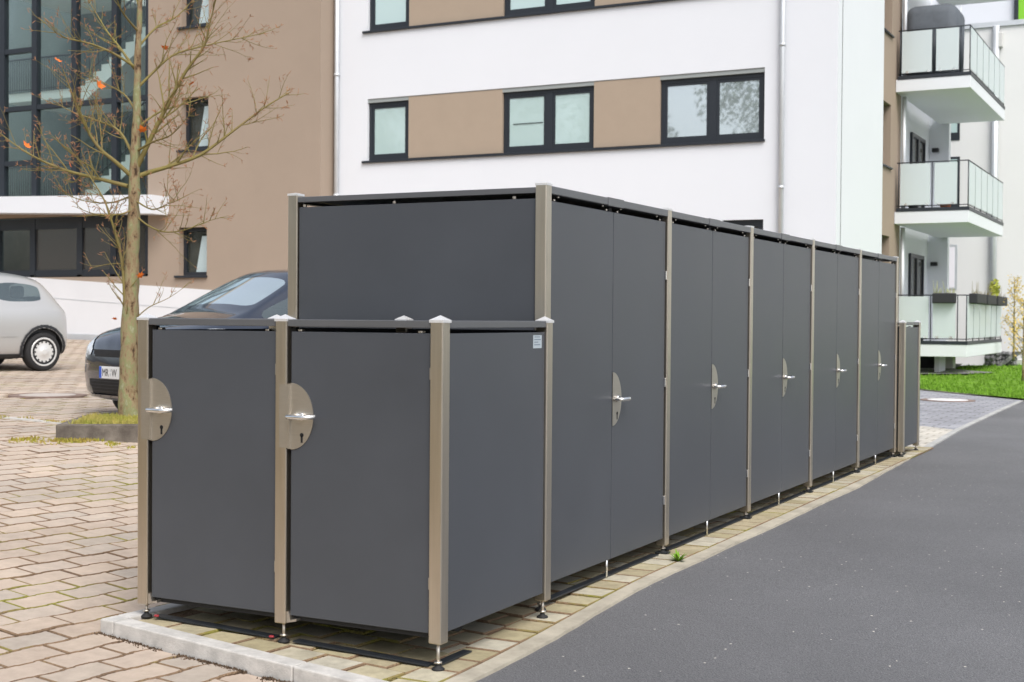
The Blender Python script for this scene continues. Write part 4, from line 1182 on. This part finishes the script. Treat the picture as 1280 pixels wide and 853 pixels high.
limb([(169, 84), (140, 66), (110, 54), (78, 46), (52, 25)], -.5, .017)
limb([(172, 60), (195, 35), (222, 20), (250, -10)], .5, .016)
limb([(157, 440), (156, 385), (152, 325), (139, 275), (128, 246), (104, 209), (86, 184)], -.25, .020, .8)
limb([(170, 205), (150, 165), (118, 150), (90, 140), (70, 128)], .6, .018)
limb([(171, 160), (200, 140), (238, 128), (262, 120)], .8, .015)
limb([(172, 110), (190, 92), (215, 70), (245, 60), (290, 50), (330, 42)], .25, .017)
limb([(166, 262), (150, 268), (120, 268), (92, 258)], -.5, .012)
limb([(170, 270), (185, 282), (205, 290), (230, 288), (262, 276), (285, 270)], -.4, .012)
limb([(168, 250), (190, 262), (210, 255), (225, 250)], -.8, .011)
limb([(170, 140), (155, 118), (128, 104), (100, 98)], .5, .014)
limb([(170, 190), (190, 178), (215, 168), (240, 140)], -.7, .015)
limb([(170, 240), (162, 246), (135, 254), (100, 250), (70, 236)], .6, .014)
limb([(163, 405), (185, 385), (212, 372), (240, 352)], -.15, .008, .5)
limb([(160, 330), (140, 330), (118, 333), (104, 330)], .2, .008, .5)
limb([(174, 10), (165, -20), (150, -60)], .2, .014); limb([(175, 0), (190, -40), (205, -70)], -.2, .014)
limb([(173, 40), (150, 10), (140, -30)], -.6, .014)
obj('branches', bmt, M['twig'], tr, smooth=True, norm=False); obj('buds', bmb, M['bud'], tr, norm=False)
lobes = [(0, -.5), (.16, -.32), (.42, -.38), (.30, -.12), (.50, .12), (.24, .12), (.16, .3), (0, .55), (-.16, .3), (-.24, .12), (-.50, .12), (-.30, -.12), (-.42, -.38), (-.16, -.32)]
for k, (a, b, d, s) in enumerate(((125, 107, .2, .10), (33, 182, .3, .09), (178, 162, -.2, .085), (206, 60, .2, .07), (240, 105, .1, .07), (72, 76, -.3, .08), (95, 195, .2, .06), (87, 206, .1, .06), (176, 345, -.1, .075), (143, 399, -.1, .05))):
    bm = BM(); c = at_d(a, b, TD + d); rr = Matrix.Rotation(rt_.uniform(0, 6), 4, 'Z') @ Matrix.Rotation(rt_.uniform(.5, 1.4), 4, 'X') @ Matrix.Rotation(rt_.uniform(0, 6), 4, 'Z')
    ctr = bm.verts.new(c); vv = [bm.verts.new(c + (rr @ Vector((x * s, y * s, .25 * s * (x * x + y * y) * 2)))) for x, y in lobes]
    for i in range(len(vv)): bm.faces.new((ctr, vv[i], vv[(i + 1) % len(vv)]))
    obj('leaf', bm, M['leaf'], tr, norm=False)

# ------------------------------------------------------------------ young yellow trees by the pale house
def sapling(px, py, D, h, label, seed, wd):
    b0 = at_d(px, py, D); t = empty('young_tree', b0, label, 'tree', 'young autumn trees on the lawn')
    rn = random.Random(seed); bm = BM()
    P = [b0 + Vector((.02 * noise.noise((k, seed, 0)) * k, 0, h * k / 8)) for k in range(9)]
    tube(bm, P, [.03 - .0028 * k for k in range(9)], 8); obj('trunk', bm, M['bark'], t)
    bm = BM(); bl_ = BM()
    for k in range(34):
        z = rn.uniform(.25, 1) ; p = b0 + Vector((0, 0, h * z)); a = rn.uniform(0, 6.28); L = wd * (1.15 - .75 * z) * rn.uniform(.6, 1.2)
        q = p + Vector((math.cos(a) * L, math.sin(a) * L, L * .9)); tube(bm, [p, q], [.008, .003], 4)
        for _ in range(10):
            c = p.lerp(q, rn.uniform(.35, 1.1)) + Vector((rn.gauss(0, .05), rn.gauss(0, .05), rn.gauss(0, .05)))
            n1 = Vector((rn.gauss(0, 1), rn.gauss(0, 1), rn.gauss(0, 1))).normalized(); n2 = n1.orthogonal().normalized(); s = rn.uniform(.02, .036)
            bl_.faces.new([bl_.verts.new(c + v_) for v_ in (n1 * s, n2 * s * .6, -n1 * s, -n2 * s * .6)])
    obj('branches', bm, M['twig'], t, norm=False); obj('crown', bl_, M['autumn'], t, norm=False)
sapling(1267, 450, 33, 1.95, 'slim young yellow leaved tree next to the corner of the lowest balcony', 3, .30)
sapling(1279, 476, 27, 1.6, 'taller young yellow leaved tree on the lawn away from the balcony', 5, .42)

# ------------------------------------------------------------------ cars
from mathutils.bvhtree import BVHTree
HATCH = [
 (1.90, [(0, .25), (.48, .25), (.62, .29), (.66, .45), (.64, .58), (.59, .66), (.45, .71), (.22, .735), (0, .74)]),
 (1.72, [(0, .20), (.66, .20), (.79, .26), (.82, .48), (.80, .68), (.74, .80), (.58, .85), (.3, .88), (0, .885)]),
 (1.30, [(0, .18), (.70, .18), (.82, .24), (.845, .5), (.83, .79), (.77, .89), (.61, .945), (.32, .98), (0, .99)]),
 (0.98, [(0, .18), (.70, .18), (.82, .24), (.845, .5), (.835, .83), (.78, .925), (.68, .99), (.36, 1.03), (0, 1.04)]),
 (0.20, [(0, .18), (.70, .18), (.82, .24), (.845, .5), (.84, .85), (.785, .92), (.60, 1.40), (.34, 1.455), (0, 1.47)]),
 (-.40, [(0, .18), (.70, .18), (.82, .24), (.845, .5), (.84, .86), (.79, .93), (.61, 1.43), (.34, 1.495), (0, 1.51)]),
 (-1.0, [(0, .18), (.70, .18), (.82, .24), (.845, .5), (.84, .88), (.785, .945), (.595, 1.41), (.33, 1.475), (0, 1.49)]),
 (-1.36, [(0, .2), (.70, .2), (.815, .26), (.84, .5), (.83, .90), (.76, .975), (.565, 1.34), (.32, 1.41), (0, 1.425)]),
 (-1.64, [(0, .22), (.66, .22), (.78, .28), (.81, .5), (.79, .90), (.72, .97), (.61, 1.01), (.32, 1.04), (0, 1.05)]),
 (-1.74, [(0, .28), (.58, .28), (.69, .33), (.73, .5), (.71, .76), (.63, .84), (.50, .87), (.28, .885), (0, .89)])]
WX = (1.20, -1.24)
def make_car(name, label, paint, pos, fwd, hub, seed):
    yaw_ = math.atan2(fwd[1], fwd[0])
    root = empty(name, pos, label, 'car', 'hatchbacks parked in the car park'); ORIG[root.name] = Vector((0, 0, 0)); root.rotation_euler = (0, 0, yaw_)
    bm = BM(); grid = []
    for X, sec in HATCH:
        full = [(-y, z) for y, z in sec[:0:-1]] if False else None
        ring = [bm.verts.new((X, y, z)) for y, z in sec] + [bm.verts.new((X, -y, z)) for y, z in sec[-2:0:-1]]
        grid.append(ring)
    n = len(grid[0]); fidx = {}
    for i in range(len(grid) - 1):
        for j in range(n):
            k = (j + 1) % n
            f = bm.faces.new((grid[i][j], grid[i][k], grid[i + 1][k], grid[i + 1][j])); fidx[(i, j)] = f
    bm.faces.new(grid[0]); bm.faces.new(grid[-1][::-1])
    bmesh.ops.recalc_face_normals(bm, faces=bm.faces[:])
    def region(keys, th, mi):
        fs = [fidx[k] for k in keys]
        bmesh.ops.inset_region(bm, faces=fs, thickness=th, depth=0, use_even_offset=True)
        for f in fs: f.material_index = mi
    region([(3, 6), (3, 7), (3, 8), (3, 9)], .045, 1)
    region([(7, 6), (7, 7), (7, 8), (7, 9)], .05, 2)
    for jj in (5, 10):
        region([(3, jj), (4, jj)], .035, 2); region([(5, jj), (6, jj)], .035, 2)
    me = bpy.data.meshes.new('tmp'); bm.to_mesh(me); bm.free()
    for x in range(4): me.materials.append(M['black'])
    tmp = bpy.data.objects.new('tmp', me); COL.objects.link(tmp)
    ss = tmp.modifiers.new('s', 'SUBSURF'); ss.levels = 2; ss.render_levels = 2
    cb = BM()
    for X in WX:
        for s in (1, -1): tube(cb, [(X, s * .56, .30), (X, s * 1.1, .30)], .345, 40)
    for f in cb.faces: f.material_index = 3
    bmesh.ops.recalc_face_normals(cb, faces=cb.faces[:])
    cme = bpy.data.meshes.new('cut'); cb.to_mesh(cme); cb.free()
    for x in range(4): cme.materials.append(M['black'])
    cut = bpy.data.objects.new('cut', cme); COL.objects.link(cut)
    bo = tmp.modifiers.new('b', 'BOOLEAN'); bo.object = cut; bo.operation = 'DIFFERENCE'; bo.solver = 'EXACT'
    bpy.context.view_layer.update()
    ev = tmp.evaluated_get(bpy.context.evaluated_depsgraph_get())
    full = bmesh.new(); full.from_mesh(ev.to_mesh()); ev.to_mesh_clear()
    full.faces.ensure_lookup_table(); bvh = BVHTree.FromBMesh(full)
    bpy.data.objects.remove(tmp); bpy.data.objects.remove(cut)
    def sub(test):
        b = full.copy(); bmesh.ops.delete(b, geom=[f for f in b.faces if not test(f)], context='FACES'); return b
    obj('body', sub(lambda f: f.material_index == 0), paint, root, smooth=True, norm=False)
    for X in WX:
        for s in (1, -1):
            obj('wheel_arch', sub(lambda f: f.material_index == 3 and abs(f.calc_center_median().x - X) < .5 and f.calc_center_median().y * s > 0), M['black'], root, norm=False)
    obj('windscreen', sub(lambda f: f.material_index == 1), M['windscreen'], root, smooth=True, norm=False)
    obj('rear_window', sub(lambda f: f.material_index == 2 and abs(f.calc_center_median().y) < .62 and f.calc_center_median().x < -1.36 and f.normal.x < -.3), M['carglass'], root, smooth=True, norm=False)
    for s in (1, -1):
        for a, b in ((-.4, 2), (-2, -.4)):
            obj('side_window', sub(lambda f: f.material_index == 2 and f.calc_center_median().y * s > 0 and a < f.calc_center_median().x < b and not (f.normal.x < -.3 and f.calc_center_median().x < -1.36)), M['carglass'], root, smooth=True, norm=False)
    def patch(inside, ax, sgn, u0, u1, v0, v1, nu, nv, off):
        """thin piece lying on the body, cast along ax; (u,v) are the other two axes"""
        b = BM(); G = {}
        for i in range(nu + 1):
            for j in range(nv + 1):
                u, v = u0 + (u1 - u0) * i / nu, v0 + (v1 - v0) * j / nv
                o, d = ((Vector((4, u, v)), Vector((-1, 0, 0))) if ax == 'x' else (Vector((u, 3 * sgn, v)), Vector((0, -sgn, 0))))
                h, nn, _, _ = bvh.ray_cast(o, d)
                if h is not None: G[i, j] = b.verts.new(h + (nn if nn.dot(d) < 0 else -nn) * off)
        for i in range(nu):
            for j in range(nv):
                ks = [(i, j), (i + 1, j), (i + 1, j + 1), (i, j + 1)]
                uc, vc = u0 + (u1 - u0) * (i + .5) / nu, v0 + (v1 - v0) * (j + .5) / nv
                if all(k in G for k in ks) and inside(uc, vc): b.faces.new([G[k] for k in ks])
        return b
    for s in (1, -1):
        obj('headlight', patch(lambda u, v: ((abs(u) - .63) / .17) ** 2 + ((v - .755 - (abs(u) - .63) * .5) / .088) ** 2 < 1, 'x', 1, s * .46, s * .765, .60, .88, 34, 26, .007), M['headlamp'], root, norm=False, smooth=True)
        obj('arch_trim', (lambda b1, b2: b1)(patch(lambda u, v: .345 < math.hypot(u - WX[1], v - .30) < .395 and v > .2, 'y', s, WX[1] - .42, WX[1] + .42, .16, .72, 60, 44, .010), 0), M['carplastic'], root, norm=False)
        obj('arch_trim', patch(lambda u, v: .345 < math.hypot(u - WX[0], v - .30) < .37 and v > .2, 'y', s, WX[0] - .42, WX[0] + .42, .16, .72, 60, 44, .006), paint if seed == 2 else M['carplastic'], root, norm=False)
        obj('sill_trim', patch(lambda u, v: True, 'y', s, -.86, .84, .19, .265, 20, 4, .008), M['carplastic'], root, norm=False)
        obj('side_moulding', patch(lambda u, v: True, 'y', s, -.80, .70, .52, .555, 24, 3, .010), paint, root, norm=False, smooth=True)
        b = patch(lambda u, v: abs(u - .78) < .006 or abs(u + .50 + max(0, v - .55) * .0) < .006, 'y', s, -.52, .80, .28, .87, 220, 12, .002)
        obj('door_seam', b, M['carplastic'], root, norm=False)
        b = BM(); obox(b, (-.33, s * .857, .78), (1, 0, 0), (0, 1, 0), (0, 0, 1), .085, .014, .016, .008); obj('door_handle', b, paint, root)
        b = BM(); obox(b, (.72, s * .93, .95), (.95, s * .2, 0), (-s * .2, .95, 0), (0, 0, 1), .05, .09, .06, .03); obj('side_mirror', b, paint, root, smooth=False)
    obj('grille', patch(lambda u, v: abs(u) < .44 - max(0, .69 - v) * 1, 'x', 1, -.44, .44, .62, .685, 30, 6, .004), M['black'], root, norm=False)
    obj('lower_grille', patch(lambda u, v: abs(u) < .46 + (v - .3) * .3, 'x', 1, -.52, .52, .285, .415, 36, 10, .004), M['black'], root, norm=False)
    b = BM()
    for k in range(4):
        q = patch(lambda u, v: True, 'x', 1, -.46, .46, .305 + k * .03, .311 + k * .03, 30, 1, .010); m_ = bpy.data.meshes.new('t'); q.to_mesh(m_); q.free(); b.from_mesh(m_)
    obj('grille_bars', b, M['carplastic'], root, norm=False)
    obj('bumper_lip', patch(lambda u, v: True, 'x', 1, -.60, .60, .25, .275, 40, 2, .012), paint, root, norm=False, smooth=True)
    b = BM()
    for s in (1, -1):
        q = patch(lambda u, v: True, 'x', 1, s * .48, s * .63, .545, .553, 10, 1, .006); m_ = bpy.data.meshes.new('t'); q.to_mesh(m_); q.free(); b.from_mesh(m_)
    obj('bumper_strip', b, M['chrome'], root, norm=False)
    # number plate
    h = bvh.ray_cast(Vector((4, 0, .48)), Vector((-1, 0, 0)))[0]; PX = h.x + .012
    b = BM(); box(b, PX - .012, PX, -.26, .26, .425, .535, .003); pl_ = obj('number_plate', b, M['platewhite'], root)
    b = BM(); box(b, PX + .0002, PX + .001, -.258, -.216, .427, .533); obj('blue_band', b, M['plateblue'], pl_)
    if seed == 2:
        for txt, y0 in (('MR', -.205), ('W', -.035)):
            cu = bpy.data.curves.new('t', 'FONT'); cu.body = txt; cu.size = .098; cu.extrude = .0006; cu.space_character = 1.0
            to = bpy.data.objects.new('t', cu); COL.objects.link(to); bpy.context.view_layer.update()
            m_ = bpy.data.meshes.new_from_object(to.evaluated_get(bpy.context.evaluated_depsgraph_get())); bpy.data.objects.remove(to)
            b = BM(); b.from_mesh(m_); bmesh.ops.transform(b, matrix=Matrix(((0, 0, 1, PX + .0012), (.86, 0, 0, y0), (0, 1, 0, .446), (0, 0, 0, 1))), verts=b.verts[:])
            obj('plate_letters', b, M['black'], pl_, norm=False)
        b = BM(); tube(b, [(PX + .0004, -.058, .50), (PX + .0012, -.058, .50)], .012, 14); tube(b, [(PX + .0004, -.058, .462), (PX + .0012, -.058, .462)], .013, 14); obj('plate_seal', b, M['pipe'], pl_)
    # interior
    b = BM(); box(b, -1.5, .9, -.74, .74, .22, .62); box(b, .55, .95, -.70, .70, .62, .93, .06, 2)
    for y in (-.36, .36):
        for x in (-.12, -1.0):
            box(b, x - .12, x + .06, y - .25, y + .25, .5, 1.08, .06, 3); box(b, x - .13, x - .02, y - .14, y + .14, 1.09, 1.28, .05, 3)
    obj('interior', b, M['interior'], root)
    b = BM(); lathe(b, [(.17, -.012), (.185, 0), (.17, .012), (.155, 0), (.17, -.012)], 24, Matrix.Translation((.42, .36, .93)) @ Matrix.Rotation(R(-65), 4, 'Y')); obj('steering_wheel', b, M['carplastic'], root)
    for X in WX:
        for s in (1, -1):
            Mx = Matrix.Translation((X, s * .74, .29)) @ Matrix.Rotation(-s * PI / 2, 4, 'X')
            b = BM(); lathe(b, [(.20, -.09), (.27, -.095), (.288, -.06), (.292, 0), (.288, .06), (.27, .09), (.222, .097), (.215, .09)], 40, Mx); W = obj('wheel', b, M['tyre'], root)
            b = BM(); lathe(b, [(.216, .06), (.216, .093), (.205, .097), (.185, .088), (.06, .097), (.05, .104), (.03, .106)], 40, Mx); obj('hubcap', b, hub, W)
            b = BM()
            for k in range(14):
                a = 2 * PI * k / 14; c = Vector((math.cos(a) * .158, math.sin(a) * .158, .0925)); d = Vector((math.cos(a), math.sin(a), .06)); t_ = Vector((-math.sin(a), math.cos(a), 0))
                obox(b, Mx @ c, (Mx.to_3x3() @ d), (Mx.to_3x3() @ t_), (Mx.to_3x3() @ d.cross(t_)), .022, .011, .004)
            obj('hubcap_slots', b, M['black'], W)
    full.free()
    return root
ba = Vector((.29, .957, 0)).normalized()
pp = at_d(141, 466.5, 12.2); cpos = pp + ba * 1.91
make_car('parked_car', 'blue black hatchback facing the camera behind the tree island', M['blackpaint'], (cpos.x, cpos.y, pp.z - .48), (-ba.x, -ba.y), M['hubcap'], 2)
sa = Vector((math.cos(R(78)), math.sin(R(78)), 0)); lf = Vector((sa.y, -sa.x, 0))
wp = at_d(55, 440, 20.3); cpos = wp - sa * 1.24 - lf * .83
make_car('parked_car', 'silver hatchback cut off by the left edge of the picture', M['silver'], (cpos.x, cpos.y, wp.z - .29), (-sa.x, -sa.y), M['hubcap'], 1)

# ------------------------------------------------------------------ trees across the road (they show in the window panes)
bm = BM(); rn = random.Random(31)
for k in range(26):
    cx, cy = -78 + k * 4.2 + rn.uniform(-1.5, 1.5), -38 + rn.uniform(-5, 4); hh = rn.uniform(15, 22)
    tube(bm, [(cx, cy, -.6), (cx, cy, hh * .8)], [.22, .06], 6)
    for q in range(7): 
        leaf_cloud(bm, (cx + rn.gauss(0, 1.3), cy + rn.gauss(0, 1.2), hh * (.35 + .6 * q / 6)), 2.0, 2.0, 2.1, 430, .17, rn)
obj('tree_belt', bm, M['treeline'], kind='stuff', norm=False, label='belt of green trees across the road, mirrored in the windows', cat='trees')
